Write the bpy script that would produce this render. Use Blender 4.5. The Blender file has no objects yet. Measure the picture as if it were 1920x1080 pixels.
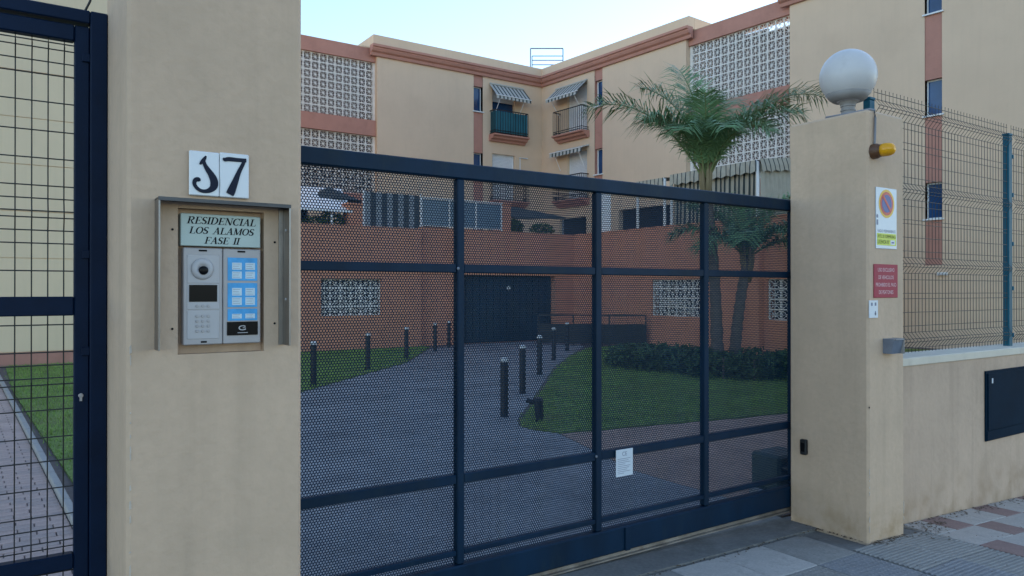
import bpy, bmesh, math, random
import numpy as np
from mathutils import Vector, Matrix

R = math.radians
random.seed(7)
rng = np.random.default_rng(7)
S = bpy.context.scene
COL = S.collection

# ------------------------------------------------------------------ camera, sky, sun, exposure
# X runs along the street to the right, Y runs into the courtyard, Z is up; the camera stands on the pavement.
cam_d = bpy.data.cameras.new('camera')
cam = bpy.data.objects.new('camera', cam_d)
COL.objects.link(cam)
cam.location = (0, 0, 1.6)
cam.rotation_euler = (R(90.2), 0, R(-34.2))
cam_d.sensor_width = 36
cam_d.lens = 36 * 1400 / 1920
cam_d.clip_start = 0.05
cam_d.clip_end = 3000
S.camera = cam

SUN_AZ, SUN_EL = 80.0, 20.0          # azimuth measured from +Y towards +X
world = bpy.data.worlds.new('World')
S.world = world
world.use_nodes = True
wn = world.node_tree.nodes
wl = world.node_tree.links
bg = wn['Background']
sky = wn.new('ShaderNodeTexSky')
sky.sky_type = 'NISHITA'
sky.sun_disc = False
sky.sun_elevation = R(SUN_EL)
sky.sun_rotation = R(SUN_AZ)
sky.air_density = 1.0
sky.dust_density = 0.15
sky.ozone_density = 1.6
wl.new(sky.outputs[0], bg.inputs[0])
bg.inputs[1].default_value = 0.15

sun_d = bpy.data.lights.new('sun', 'SUN')
sun = bpy.data.objects.new('sun', sun_d)
COL.objects.link(sun)
sun_d.energy = 2.5
sun_d.angle = R(0.5)
sun_d.color = (1.0, 0.9, 0.76)
_d = Vector((math.sin(R(SUN_AZ)) * math.cos(R(SUN_EL)), math.cos(R(SUN_AZ)) * math.cos(R(SUN_EL)), math.sin(R(SUN_EL))))
sun.rotation_euler = _d.to_track_quat('Z', 'Y').to_euler()
sun.location = (30, 20, 30)

S.view_settings.view_transform = 'Standard'
S.view_settings.look = 'None'
S.view_settings.gamma = 1
S.view_settings.use_curve_mapping = False
S.view_settings.exposure = 1.4
S.cycles.max_bounces = 8
S.cycles.use_denoising = True

# ------------------------------------------------------------------ helpers
def link(o, parent=None):
    COL.objects.link(o)
    if parent is not None:
        o.parent = parent
    return o

def tag(o, label, cat, group=None):
    o['label'] = label
    o['category'] = cat
    if group:
        o['group'] = group
    return o

def thing(name, label, cat, loc=(0, 0, 0), rz=0.0, group=None):
    o = bpy.data.objects.new(name, None)
    o.empty_display_size = 0.1
    COL.objects.link(o)
    o.location = loc
    o.rotation_euler = (0, 0, rz)
    return tag(o, label, cat, group)

def struct(o):
    o['kind'] = 'structure'
    return o

def stuff(o):
    o['kind'] = 'stuff'
    return o

def inst(name, me, parent=None, loc=(0, 0, 0), rot=(0, 0, 0), scale=(1, 1, 1)):
    o = bpy.data.objects.new(name, me)
    link(o, parent)
    o.location = loc
    o.rotation_euler = rot
    o.scale = scale
    return o

class MB:
    """collects verts and faces of one mesh"""
    def __init__(s):
        s.v = []
        s.f = []
    def add(s, vs, fs):
        n = len(s.v)
        s.v += [tuple(p) for p in vs]
        s.f += [tuple(i + n for i in f) for f in fs]
        return s
    def box(s, x0, x1, y0, y1, z0, z1):
        vs = [(x, y, z) for z in (z0, z1) for y in (y0, y1) for x in (x0, x1)]
        return s.add(vs, [(0, 2, 3, 1), (4, 5, 7, 6), (0, 1, 5, 4), (2, 6, 7, 3), (0, 4, 6, 2), (1, 3, 7, 5)])
    def cbox(s, x0, x1, y0, y1, z0, z1, c):
        """box with chamfered edges"""
        vs = []
        idx = {}
        xs, ys, zs = (x0, x1), (y0, y1), (z0, z1)
        for i in (0, 1):
            for j in (0, 1):
                for k in (0, 1):
                    sx, sy, sz = (1 if i == 0 else -1), (1 if j == 0 else -1), (1 if k == 0 else -1)
                    for a in range(3):
                        p = [xs[i] + sx * c, ys[j] + sy * c, zs[k] + sz * c]
                        p[a] = (xs[i], ys[j], zs[k])[a]
                        idx[i, j, k, a] = len(vs)
                        vs.append(tuple(p))
        fs = []
        for i in (0, 1):
            fs.append([idx[i, j, k, 0] for j, k in ((0, 0), (1, 0), (1, 1), (0, 1))])
            fs.append([idx[j, i, k, 1] for j, k in ((0, 0), (1, 0), (1, 1), (0, 1))])
            fs.append([idx[j, k, i, 2] for j, k in ((0, 0), (1, 0), (1, 1), (0, 1))])
        for a in (0, 1):
            for b in (0, 1):
                fs.append([idx[a, b, 0, 0], idx[a, b, 1, 0], idx[a, b, 1, 1], idx[a, b, 0, 1]])
                fs.append([idx[a, 0, b, 0], idx[a, 1, b, 0], idx[a, 1, b, 2], idx[a, 0, b, 2]])
                fs.append([idx[0, a, b, 1], idx[1, a, b, 1], idx[1, a, b, 2], idx[0, a, b, 2]])
        for i in (0, 1):
            for j in (0, 1):
                for k in (0, 1):
                    fs.append([idx[i, j, k, 0], idx[i, j, k, 1], idx[i, j, k, 2]])
        return s.add(vs, fs)
    def prism(s, poly, x0, x1):
        """poly of (y, z) extruded along x"""
        n = len(poly)
        vs = [(x0, y, z) for y, z in poly] + [(x1, y, z) for y, z in poly]
        fs = [(i, (i + 1) % n, n + (i + 1) % n, n + i) for i in range(n)]
        fs += [tuple(range(n - 1, -1, -1)), tuple(range(n, 2 * n))]
        return s.add(vs, fs)
    def slab(s, poly, z0, z1):
        """poly of (x, y) extruded along z"""
        n = len(poly)
        vs = [(x, y, z0) for x, y in poly] + [(x, y, z1) for x, y in poly]
        fs = [(i, (i + 1) % n, n + (i + 1) % n, n + i) for i in range(n)]
        fs += [tuple(range(n - 1, -1, -1)), tuple(range(n, 2 * n))]
        return s.add(vs, fs)
    def plate(s, poly, y0, y1):
        """poly of (x, z) extruded along y"""
        n = len(poly)
        vs = [(x, y0, z) for x, z in poly] + [(x, y1, z) for x, z in poly]
        fs = [(i, (i + 1) % n, n + (i + 1) % n, n + i) for i in range(n)]
        fs += [tuple(range(n - 1, -1, -1)), tuple(range(n, 2 * n))]
        return s.add(vs, fs)
    def quad(s, *p):
        return s.add(p, [tuple(range(len(p)))])
    def tube(s, pts, r, n=6, caps=True):
        pts = [Vector(p) for p in pts]
        rr = r if isinstance(r, (list, tuple)) else [r] * len(pts)
        vs, fs = [], []
        for i, p in enumerate(pts):
            a = pts[max(i - 1, 0)]
            b = pts[min(i + 1, len(pts) - 1)]
            t = (b - a).normalized()
            up = Vector((0, 0, 1)) if abs(t.z) < .95 else Vector((0, 1, 0))
            u = t.cross(up).normalized()
            w = t.cross(u)
            for k in range(n):
                an = 2 * math.pi * (k + .5) / n
                vs.append(p + (u * math.cos(an) + w * math.sin(an)) * rr[i])
        for i in range(len(pts) - 1):
            for k in range(n):
                fs.append((i * n + k, i * n + (k + 1) % n, (i + 1) * n + (k + 1) % n, (i + 1) * n + k))
        if caps:
            fs.append(tuple(range(n - 1, -1, -1)))
            fs.append(tuple(range((len(pts) - 1) * n, len(pts) * n)))
        return s.add(vs, fs)
    def lathe(s, prof, c=(0, 0, 0), n=24, axis='z'):
        """prof of (radius, height)"""
        vs, fs = [], []
        for r_, h in prof:
            for k in range(n):
                a = 2 * math.pi * k / n
                p = (r_ * math.cos(a), r_ * math.sin(a), h)
                if axis == 'y':
                    p = (p[0], -p[2], p[1])
                vs.append((p[0] + c[0], p[1] + c[1], p[2] + c[2]))
        m = len(prof)
        for i in range(m - 1):
            for k in range(n):
                fs.append((i * n + k, i * n + (k + 1) % n, (i + 1) * n + (k + 1) % n, (i + 1) * n + k))
        fs.append(tuple(range(n - 1, -1, -1)))
        fs.append(tuple(range((m - 1) * n, m * n)))
        return s.add(vs, fs)
    def mesh(s, name, mat, smooth=False, fix=True):
        me = bpy.data.meshes.new(name)
        me.from_pydata(s.v, [], s.f)
        if fix:
            bm = bmesh.new()
            bm.from_mesh(me)
            bmesh.ops.recalc_face_normals(bm, faces=bm.faces)
            bm.to_mesh(me)
            bm.free()
        for m in (mat if isinstance(mat, (list, tuple)) else [mat]):
            me.materials.append(m)
        if smooth:
            for p in me.polygons:
                p.use_smooth = True
        return me
    def build(s, name, mat, parent=None, smooth=False, fix=True):
        return inst(name, s.mesh(name, mat, smooth, fix), parent)

def np_mesh(name, verts, faces, mat):
    """verts (n,3), faces (m,k) numpy arrays"""
    me = bpy.data.meshes.new(name)
    n, (m, k) = len(verts), faces.shape
    me.vertices.add(n)
    me.vertices.foreach_set('co', np.ascontiguousarray(verts, dtype=np.float32).ravel())
    me.loops.add(m * k)
    me.loops.foreach_set('vertex_index', np.ascontiguousarray(faces, dtype=np.int32).ravel())
    me.polygons.add(m)
    me.polygons.foreach_set('loop_start', np.arange(0, m * k, k, dtype=np.int32))
    me.update(calc_edges=True)
    me.materials.append(mat)
    return me

# ------------------------------------------------------------------ materials
def mat(name, col, rough=0.6, metal=0.0, var=0.12, scale=3.0, bump=0.0, bscale=60.0, spec=0.4,
        dirt=None, dirt_amt=0.0, dirt_scale=2.0, fine=0.0, stretch=(1, 1, 1), coat=0.0, streak=0.0, stain=None):
    m = bpy.data.materials.new(name)
    m.use_nodes = True
    nt = m.node_tree
    N, L = nt.nodes, nt.links
    b = N['Principled BSDF']
    b.inputs['Roughness'].default_value = rough
    b.inputs['Metallic'].default_value = metal
    b.inputs['Specular IOR Level'].default_value = spec
    if coat:
        b.inputs['Coat Weight'].default_value = coat
        b.inputs['Coat Roughness'].default_value = 0.15
    tc = N.new('ShaderNodeTexCoord')
    mp = N.new('ShaderNodeMapping')
    mp.inputs['Scale'].default_value = stretch
    L.new(tc.outputs['Object'], mp.inputs['Vector'])
    nz = N.new('ShaderNodeTexNoise')
    nz.inputs['Scale'].default_value = scale
    nz.inputs['Detail'].default_value = 6
    nz.inputs['Roughness'].default_value = 0.65
    L.new(mp.outputs[0], nz.inputs['Vector'])
    mr = N.new('ShaderNodeMapRange')
    mr.inputs['From Min'].default_value = 0.3
    mr.inputs['From Max'].default_value = 0.7
    mr.inputs['To Min'].default_value = 1 - var
    mr.inputs['To Max'].default_value = 1 + var
    L.new(nz.outputs['Fac'], mr.inputs['Value'])
    mul = N.new('ShaderNodeVectorMath')
    mul.operation = 'SCALE'
    mul.inputs[0].default_value = col[:3]
    L.new(mr.outputs[0], mul.inputs['Scale'])
    out = mul.outputs[0]
    if fine:
        n3 = N.new('ShaderNodeTexNoise')
        n3.inputs['Scale'].default_value = bscale
        n3.inputs['Detail'].default_value = 3
        L.new(tc.outputs['Object'], n3.inputs['Vector'])
        m3 = N.new('ShaderNodeMapRange')
        m3.inputs['From Min'].default_value = 0.3
        m3.inputs['From Max'].default_value = 0.7
        m3.inputs['To Min'].default_value = 1 - fine
        m3.inputs['To Max'].default_value = 1 + fine
        L.new(n3.outputs['Fac'], m3.inputs['Value'])
        mu3 = N.new('ShaderNodeVectorMath')
        mu3.operation = 'SCALE'
        L.new(out, mu3.inputs[0])
        L.new(m3.outputs[0], mu3.inputs['Scale'])
        out = mu3.outputs[0]
    if dirt is not None:
        n2 = N.new('ShaderNodeTexNoise')
        n2.inputs['Scale'].default_value = dirt_scale
        n2.inputs['Detail'].default_value = 8
        n2.inputs['Roughness'].default_value = 0.7
        L.new(mp.outputs[0], n2.inputs['Vector'])
        m2 = N.new('ShaderNodeMapRange')
        m2.inputs['From Min'].default_value = 0.52
        m2.inputs['From Max'].default_value = 0.72
        m2.inputs['To Max'].default_value = dirt_amt
        L.new(n2.outputs['Fac'], m2.inputs['Value'])
        mx = N.new('ShaderNodeMix')
        mx.data_type = 'RGBA'
        L.new(m2.outputs[0], mx.inputs['Factor'])
        L.new(out, mx.inputs['A'])
        mx.inputs['B'].default_value = (*dirt, 1)
        out = mx.outputs['Result']
    def layer(vec_scale, nscale, lo, hi, amt, colr, src, zfade=None):
        mp2 = N.new('ShaderNodeMapping')
        mp2.inputs['Scale'].default_value = vec_scale
        L.new(tc.outputs['Object'], mp2.inputs['Vector'])
        n4 = N.new('ShaderNodeTexNoise')
        n4.inputs['Scale'].default_value = nscale
        n4.inputs['Detail'].default_value = 7
        n4.inputs['Roughness'].default_value = 0.62
        L.new(mp2.outputs[0], n4.inputs['Vector'])
        m4 = N.new('ShaderNodeMapRange')
        m4.inputs['From Min'].default_value = lo
        m4.inputs['From Max'].default_value = hi
        m4.inputs['To Max'].default_value = amt
        L.new(n4.outputs['Fac'], m4.inputs['Value'])
        fac = m4.outputs[0]
        if zfade:
            sp_ = N.new('ShaderNodeSeparateXYZ')
            L.new(tc.outputs['Object'], sp_.inputs[0])
            m5 = N.new('ShaderNodeMapRange')
            m5.inputs['From Min'].default_value = zfade[1]
            m5.inputs['From Max'].default_value = zfade[0]
            L.new(sp_.outputs['Z'], m5.inputs['Value'])
            mm = N.new('ShaderNodeMath')
            mm.operation = 'MULTIPLY'
            L.new(fac, mm.inputs[0])
            L.new(m5.outputs[0], mm.inputs[1])
            fac = mm.outputs[0]
        mx4 = N.new('ShaderNodeMix')
        mx4.data_type = 'RGBA'
        L.new(fac, mx4.inputs['Factor'])
        L.new(src, mx4.inputs['A'])
        mx4.inputs['B'].default_value = (*colr, 1)
        return mx4.outputs['Result']
    if streak:
        out = layer((7, 7, .35), 1.3, .50, .78, streak, tuple(c * .55 for c in col[:3]), out)
    if stain is not None:
        out = layer((1, 1, 1), 6.0, .44, .68, .6, stain, out, (.04, .30))
    L.new(out, b.inputs['Base Color'])
    if bump:
        nb = N.new('ShaderNodeTexNoise')
        nb.inputs['Scale'].default_value = bscale
        nb.inputs['Detail'].default_value = 4
        L.new(tc.outputs['Object'], nb.inputs['Vector'])
        bp = N.new('ShaderNodeBump')
        bp.inputs['Strength'].default_value = bump
        bp.inputs['Distance'].default_value = 0.01
        L.new(nb.outputs['Fac'], bp.inputs['Height'])
        L.new(bp.outputs[0], b.inputs['Normal'])
    return m

BEIGE = (0.68, 0.50, 0.352)
M = {
    'pillar': mat('beige_render_pillar', (0.58, 0.412, 0.282), 0.8, var=0.07, scale=2.2, bump=0.35, bscale=28, dirt=(0.40, 0.30, 0.205), dirt_amt=0.3, dirt_scale=3.5, fine=0.035, streak=0.22, stain=(0.36, 0.225, 0.105)),
    'wall_low': mat('beige_render_low_wall', (0.53, 0.378, 0.268), 0.85, var=0.10, scale=1.6, bump=0.4, bscale=24, dirt=(0.34, 0.25, 0.17), dirt_amt=0.35, dirt_scale=2.2, fine=0.03, streak=0.35, stain=(0.33, 0.215, 0.12)),
    'beige': mat('beige_render_facade', BEIGE, 0.85, var=0.05, scale=0.5, bump=0.15, bscale=12, dirt=(0.55, 0.39, 0.27), dirt_amt=0.3, dirt_scale=0.6, streak=0.09),
    'cream': mat('cream_render_block', (0.76, 0.585, 0.385), 0.85, var=0.05, scale=0.5, bump=0.15, bscale=12, streak=0.12),
    'pink': mat('terracotta_pink_render', (0.46, 0.22, 0.165), 0.8, var=0.08, scale=1.2, dirt=(0.25, 0.11, 0.08), dirt_amt=0.3, dirt_scale=1.5),
    'orange': mat('orange_render', (0.57, 0.255, 0.155), 0.85, var=0.08, scale=0.8, bump=0.1, bscale=15, dirt=(0.30, 0.12, 0.06), dirt_amt=0.3, dirt_scale=0.8),
    'lattice': mat('white_concrete_block', (0.80, 0.76, 0.71), 0.8, var=0.12, scale=1.2, dirt=(0.52, 0.42, 0.36), dirt_amt=0.5, dirt_scale=0.9),
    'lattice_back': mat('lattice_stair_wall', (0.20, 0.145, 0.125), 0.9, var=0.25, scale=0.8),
    'gate': mat('dark_blue_green_paint', (0.0010, 0.0175, 0.0430), 0.48, var=0.25, scale=5, spec=0.2, bump=0.05, bscale=90, dirt=(0.016, 0.032, 0.040), dirt_amt=0.55, dirt_scale=6, stretch=(1, 1, .35)),
    'gate_leaf': mat('dark_navy_paint', (0.0010, 0.0105, 0.0350), 0.48, var=0.25, scale=5, spec=0.16, bump=0.04, bscale=90),
    'post': mat('blue_green_post_paint', (0.003, 0.085, 0.135), 0.5, var=0.15, scale=4, spec=0.2),
    'wire': mat('dark_coated_wire', (0.018, 0.017, 0.016), 0.5, var=0.2, scale=8),
    'meter': mat('meter_door_paint', (0.002, 0.014, 0.030), 0.7, var=0.2, scale=3, spec=0.06, dirt=(0.005, 0.02, 0.035), dirt_amt=0.5, dirt_scale=3),
    'coping': mat('white_coping_paint', (0.64, 0.565, 0.45), 0.8, var=0.08, scale=3, dirt=(0.36, 0.31, 0.24), dirt_amt=0.4, dirt_scale=4),
    'steel': mat('brushed_steel', (0.30, 0.285, 0.275), 0.36, 1.0, var=0.25, scale=6, stretch=(1, 1, 0.2), dirt=(0.12, 0.09, 0.07), dirt_amt=0.6, dirt_scale=5),
    'steel_dark': mat('shaded_steel', (0.10, 0.10, 0.105), 0.42, 1.0, var=0.4, scale=9, stretch=(0.3, 1, 1)),  # darker copy of the hood steel, paints in the shaded underside
    'alu': mat('grey_intercom_aluminium', (0.40, 0.375, 0.37), 0.42, 0.3, var=0.06, scale=12, bump=0.02, bscale=300),
    'alu_light': mat('light_intercom_plastic', (0.47, 0.445, 0.435), 0.35, var=0.04, scale=8),
    'black': mat('black_gloss_plastic', (0.005, 0.005, 0.006), 0.25, var=0.1, spec=0.15),
    'blackmat': mat('black_matt_metal', (0.012, 0.013, 0.014), 0.5, var=0.2, scale=6),
    'card_blue': mat('blue_name_card', (0.06, 0.36, 0.70), 0.35, var=0.18, scale=25),
    'card_white': mat('white_name_card', (0.58, 0.70, 0.74), 0.4, var=0.08, scale=40),
    'name_plate': mat('pale_green_name_plate', (0.46, 0.54, 0.49), 0.3, var=0.05, scale=8),
    'ink': mat('black_ink', (0.006, 0.007, 0.009), 0.6, var=0.1, spec=0.15),
    'tile_white': mat('white_glazed_tile', (0.72, 0.73, 0.73), 0.18, var=0.03, scale=10, coat=0.3),
    'tile_ink': mat('navy_glazed_digit', (0.006, 0.010, 0.026), 0.45, var=0.2, scale=15, spec=0.2),
    'globe': mat('opal_globe', (0.58, 0.55, 0.53), 0.4, var=0.04, scale=6, dirt=(0.36, 0.34, 0.31), dirt_amt=0.35, dirt_scale=4),
    'globe_base': mat('aged_white_plastic', (0.27, 0.25, 0.235), 0.6, var=0.15, scale=8),
    'amber': mat('amber_plastic', (0.74, 0.34, 0.008), 0.22, var=0.12, scale=14),
    'amber_base': mat('dark_beacon_base', (0.10, 0.045, 0.02), 0.4, var=0.2, scale=10),
    'cable': mat('grey_cable', (0.23, 0.23, 0.25), 0.6, var=0.1),
    'sign_white': mat('sign_white', (0.62, 0.66, 0.70), 0.35, var=0.04, scale=6),
    'sign_yellow': mat('sign_yellow', (0.74, 0.42, 0.02), 0.4, var=0.05, scale=8),
    'sign_red': mat('sign_red', (0.50, 0.035, 0.025), 0.4, var=0.06, scale=8),
    'sign_blue': mat('sign_blue', (0.025, 0.05, 0.25), 0.4, var=0.08, scale=8),
    'sign_lime': mat('sign_lime', (0.52, 0.60, 0.05), 0.4, var=0.05, scale=8),
    'sign_magenta': mat('faded_red_sign', (0.33, 0.008, 0.040), 0.55, var=0.06, scale=8),
    'sign_pink': mat('faded_white_lettering', (0.72, 0.50, 0.52), 0.5, var=0.05),
    'sign_grey': mat('grey_blue_lettering', (0.16, 0.18, 0.26), 0.5, var=0.05),
    'sensor': mat('blue_grey_metal', (0.22, 0.26, 0.33), 0.35, 0.6, var=0.2, scale=10),
    'pvc': mat('white_window_frame', (0.72, 0.72, 0.72), 0.4, var=0.04, scale=2),
    'shutter': mat('white_roller_shutter', (0.70, 0.70, 0.71), 0.5, var=0.05, scale=1),
    'glass': mat('dark_window_glass', (0.02, 0.06, 0.15), 0.06, var=0.3, scale=1, spec=0.5),  # blue of the reflected sky is put into the base colour
    'dark': mat('dark_interior', (0.02, 0.022, 0.026), 0.9, var=0.4, scale=1),  # near-black colour paints in the unlit space behind openings
    'rail': mat('black_wrought_iron', (0.012, 0.014, 0.018), 0.45, var=0.1),
    'teal': mat('teal_balcony_sheet', (0.015, 0.125, 0.165), 0.6, var=0.12, scale=2),
    'garage': mat('dark_garage_door', (0.008, 0.030, 0.048), 0.5, var=0.2, scale=1.5),
    'bollard': mat('black_bollard_paint', (0.012, 0.014, 0.018), 0.4, var=0.2, scale=5),
    'cap': mat('white_reflector_cap', (0.55, 0.55, 0.55), 0.3, var=0.04),
    'asphalt': mat('driveway_pavers', (0.26, 0.255, 0.26), 0.75, var=0.22, scale=1.1, bump=0.4, bscale=22, dirt=(0.10, 0.095, 0.092), dirt_amt=0.6, dirt_scale=0.9, fine=0.2),
    'brownpave': mat('pink_brown_paving', (0.38, 0.25, 0.19), 0.85, var=0.18, scale=2, bump=0.3, bscale=25, fine=0.15, dirt=(0.16, 0.12, 0.10), dirt_amt=0.4, dirt_scale=1.8),
    'paver': mat('pinkish_path_paver', (0.44, 0.315, 0.27), 0.85, var=0.2, scale=2.3, bump=0.3, bscale=60, fine=0.08),
    'paver2': mat('greyer_path_paver', (0.38, 0.285, 0.25), 0.85, var=0.2, scale=2.3, bump=0.3, bscale=60, fine=0.08),
    'joint': mat('sand_joint', (0.14, 0.115, 0.105), 0.95, var=0.2, scale=12, bump=0.3, bscale=80),
    'kerb': mat('grey_kerb', (0.32, 0.30, 0.28), 0.85, var=0.12, scale=4, bump=0.2, bscale=50),
    'concrete': mat('street_concrete', (0.19, 0.18, 0.165), 0.85, var=0.25, scale=3, bump=0.3, bscale=45, dirt=(0.09, 0.085, 0.07), dirt_amt=0.6, dirt_scale=4, fine=0.12),
    'tile_grey': mat('grey_pavement_tile', (0.28, 0.258, 0.23), 0.8, var=0.22, scale=4, bump=0.25, bscale=70, dirt=(0.11, 0.11, 0.10), dirt_amt=0.6, dirt_scale=5, fine=0.12),
    'tile_blue': mat('blue_grey_pavement_tile', (0.25, 0.24, 0.235), 0.8, var=0.2, scale=4, bump=0.25, bscale=70, dirt=(0.10, 0.11, 0.12), dirt_amt=0.6, dirt_scale=5, fine=0.12),
    'tile_pale': mat('pale_pavement_tile', (0.45, 0.405, 0.36), 0.75, var=0.14, scale=4, bump=0.15, bscale=70, dirt=(0.18, 0.165, 0.14), dirt_amt=0.6, dirt_scale=6, fine=0.1),
    'tile_red': mat('red_pavement_tile', (0.28, 0.18, 0.155), 0.75, var=0.18, scale=4, bump=0.15, bscale=70, dirt=(0.14, 0.09, 0.08), dirt_amt=0.5, dirt_scale=6, fine=0.1),
    'ground': mat('street_asphalt', (0.06, 0.06, 0.062), 0.9, var=0.2, scale=0.7, bump=0.3, bscale=40, fine=0.2),
    'lawn': mat('lawn_soil_green', (0.14, 0.195, 0.05), 0.95, var=0.35, scale=2.5, bump=0.5, bscale=40, fine=0.3, dirt=(0.17, 0.15, 0.07), dirt_amt=0.7, dirt_scale=1.3),
    'grass': mat('grass_blade', (0.19, 0.285, 0.06), 0.7, var=0.35, scale=1.5, fine=0.25, dirt=(0.24, 0.23, 0.08), dirt_amt=0.6, dirt_scale=1.3),
    'leaf': mat('hedge_leaf', (0.045, 0.085, 0.022), 0.55, var=0.45, scale=3, fine=0.3),
    'frond': mat('palm_leaflet', (0.135, 0.235, 0.105), 0.45, var=0.35, scale=2.5, fine=0.2),
    'rachis': mat('palm_rachis', (0.13, 0.16, 0.06), 0.55, var=0.2, scale=5),
    'crownshaft': mat('palm_crown_base', (0.20, 0.155, 0.085), 0.7, var=0.3, scale=8, stretch=(1, 1, .2)),
    'trunk': mat('palm_trunk', (0.13, 0.105, 0.085), 0.9, var=0.3, scale=6, bump=0.6, bscale=18, stretch=(1, 1, 3)),
    'aw_light': mat('awning_light_stripe', (0.46, 0.45, 0.41), 0.8, var=0.08, scale=3),
    'aw_dark': mat('awning_dark_stripe', (0.045, 0.058, 0.06), 0.8, var=0.15, scale=3),
    'aw_beige': mat('awning_beige_stripe', (0.40, 0.37, 0.30), 0.8, var=0.10, scale=3),
    'white_cloth': mat('white_canopy_cloth', (0.74, 0.77, 0.80), 0.7, var=0.05, scale=2),
    'cane': mat('pale_cane_slat', (0.28, 0.30, 0.32), 0.8, var=0.3, scale=2),
    'cane_dark': mat('dark_cane_slat', (0.06, 0.07, 0.075), 0.8, var=0.2, scale=3),
    'frost': mat('frosted_blue_glass', (0.13, 0.19, 0.25), 0.25, var=0.1, scale=2),
    'motor': mat('green_grey_motor_cover', (0.045, 0.07, 0.07), 0.5, var=0.15, scale=5),
    'dirt': mat('dry_leaf_litter', (0.10, 0.07, 0.045), 0.9, var=0.4, scale=10),
    'galv': mat('galvanised_steel', (0.20, 0.22, 0.25), 0.5, 0.5, var=0.2, scale=4),
    'chip': mat('chipped_white_plaster', (0.55, 0.46, 0.37), 0.9, var=0.15, scale=30),
    'rust': mat('rusty_track', (0.30, 0.26, 0.22), 0.55, 0.5, var=0.35, scale=7, dirt=(0.14, 0.06, 0.03), dirt_amt=0.7, dirt_scale=6),
}

# ------------------------------------------------------------------ ground, pavement, drive, lawns
def zg(x):
    """street pavement height: it falls towards the right"""
    return -0.05 * (x - 4.6) if x > 4.6 else -0.02 * (x - 4.6)

g = MB().quad((-1500, -1500, -0.60), (1500, -1500, -0.60), (1500, 1500, -0.60), (-1500, 1500, -0.60)).build('ground', M['ground'])
struct(g)

def ground_strip(name, y0, y1, dz, m, xs):
    b = MB()
    for a, c in zip(xs[:-1], xs[1:]):
        b.quad((a, y0, zg(a) + dz), (c, y0, zg(c) + dz), (c, y1, zg(c) + dz), (a, y1, zg(a) + dz))
    return struct(b.build(name, m, fix=False))
XS = [-6, -3, 0, 2, 4.6, 5.2, 6, 8, 10, 12]
pavement = ground_strip('pavement', -2.0, 3.32, -0.016, M['concrete'], XS)
road = ground_strip('road', -14, -2.0, -0.15, M['ground'], XS)
kb = MB()
for a, c in zip(XS[:-1], XS[1:]):
    kb.add([(a, -2.15, zg(a) - .15), (c, -2.15, zg(c) - .15), (c, -2.15, zg(c) - .012), (a, -2.15, zg(a) - .012), (c, -1.998, zg(c) - .012), (a, -1.998, zg(a) - .012)], [(0, 1, 2, 3), (3, 2, 4, 5)])
struct(kb.build('road_kerb', M['kerb'], fix=False))

court = MB().slab([(-14, 3.32), (30, 3.32), (30, 40), (-14, 40)], -0.55, -0.004).build('courtyard_base', M['joint'])
struct(court)
# driveway: from the sliding gate diagonally to the garage door
drive_poly = [(0.95, 3.33), (4.62, 3.33), (4.60, 4.4), (4.62, 4.9), (4.95, 6.0), (5.12, 6.62), (5.0, 6.95), (5.02, 7.25), (5.25, 7.6), (6.4, 8.9), (9.4, 12.3),
              (11.4, 14.3), (13.6, 16.4), (15.3, 18.9), (11.0, 18.98), (9.7, 18.3), (7.4, 15.0), (3.9, 11.6), (1.6, 8.0)]
drive = struct(MB().slab(drive_poly, -0.1, 0.004).build('driveway', M['asphalt']))
pave = struct(MB().slab([(4.63, 3.34), (20, 3.34), (20, 5.5), (13, 5.6), (8.4, 6.03), (7.7, 6.1), (6.18, 6.4), (5.6, 6.48), (5.15, 6.60), (4.97, 6.0), (4.64, 4.9), (4.62, 4.4)], -0.1, 0.002).build('brown_paving', M['brownpave']))

lawn_r = [(5.03, 7.0), (5.14, 6.64), (5.6, 6.52), (6.18, 6.44), (7.7, 6.14), (8.4, 6.07), (13, 5.64), (20, 5.55), (20.9, 14), (15.4, 16.0), (13.4, 15.9), (11.45, 14.25), (9.45, 12.25), (6.45, 8.85), (5.3, 7.58), (5.05, 7.25)]
lawn_l = [(0.62, 4.2), (0.95, 4.2), (1.58, 8.0), (3.86, 11.62), (7.36, 15.03), (9.66, 18.33), (9.9, 18.97), (0.02, 18.97), (0.12, 14), (0.42, 8.2)]
struct(MB().slab(lawn_r, -0.1, 0.014).build('lawn_ground', M['lawn']))
struct(MB().slab(lawn_l, -0.1, 0.014).build('lawn_ground', M['lawn']))

def in_poly(px, py, poly):
    ins = np.zeros(len(px), bool)
    n = len(poly)
    for i in range(n):
        x0, y0 = poly[i]
        x1, y1 = poly[(i + 1) % n]
        c = ((y0 > py) != (y1 > py)) & (px < (x1 - x0) * (py - y0) / (y1 - y0 + 1e-9) + x0)
        ins ^= c
    return ins

def grass(poly, box, n, label):
    x = rng.uniform(box[0], box[1], n)
    y = rng.uniform(box[2], box[3], n)
    k = in_poly(x, y, poly)
    x, y = x[k], y[k]
    n = len(x)
    x, y = x + rng.normal(0, .03, n), y + rng.normal(0, .03, n)
    a = rng.uniform(0, math.pi, n)
    w = rng.uniform(.004, .008, n)
    h = rng.uniform(.025, .06, n)
    lx, ly = rng.normal(0, .015, n), rng.normal(0, .015, n)
    z = np.full(n, .012)
    v = np.empty((n, 3, 3))
    v[:, 0] = np.stack([x - w * np.cos(a), y - w * np.sin(a), z], 1)
    v[:, 1] = np.stack([x + w * np.cos(a), y + w * np.sin(a), z], 1)
    v[:, 2] = np.stack([x + lx, y + ly, z + h], 1)
    o = inst('grass', np_mesh('grass', v.reshape(-1, 3), np.arange(3 * n).reshape(-1, 3), M['grass']))
    stuff(o)
    return tag(o, label, 'grass')
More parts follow.
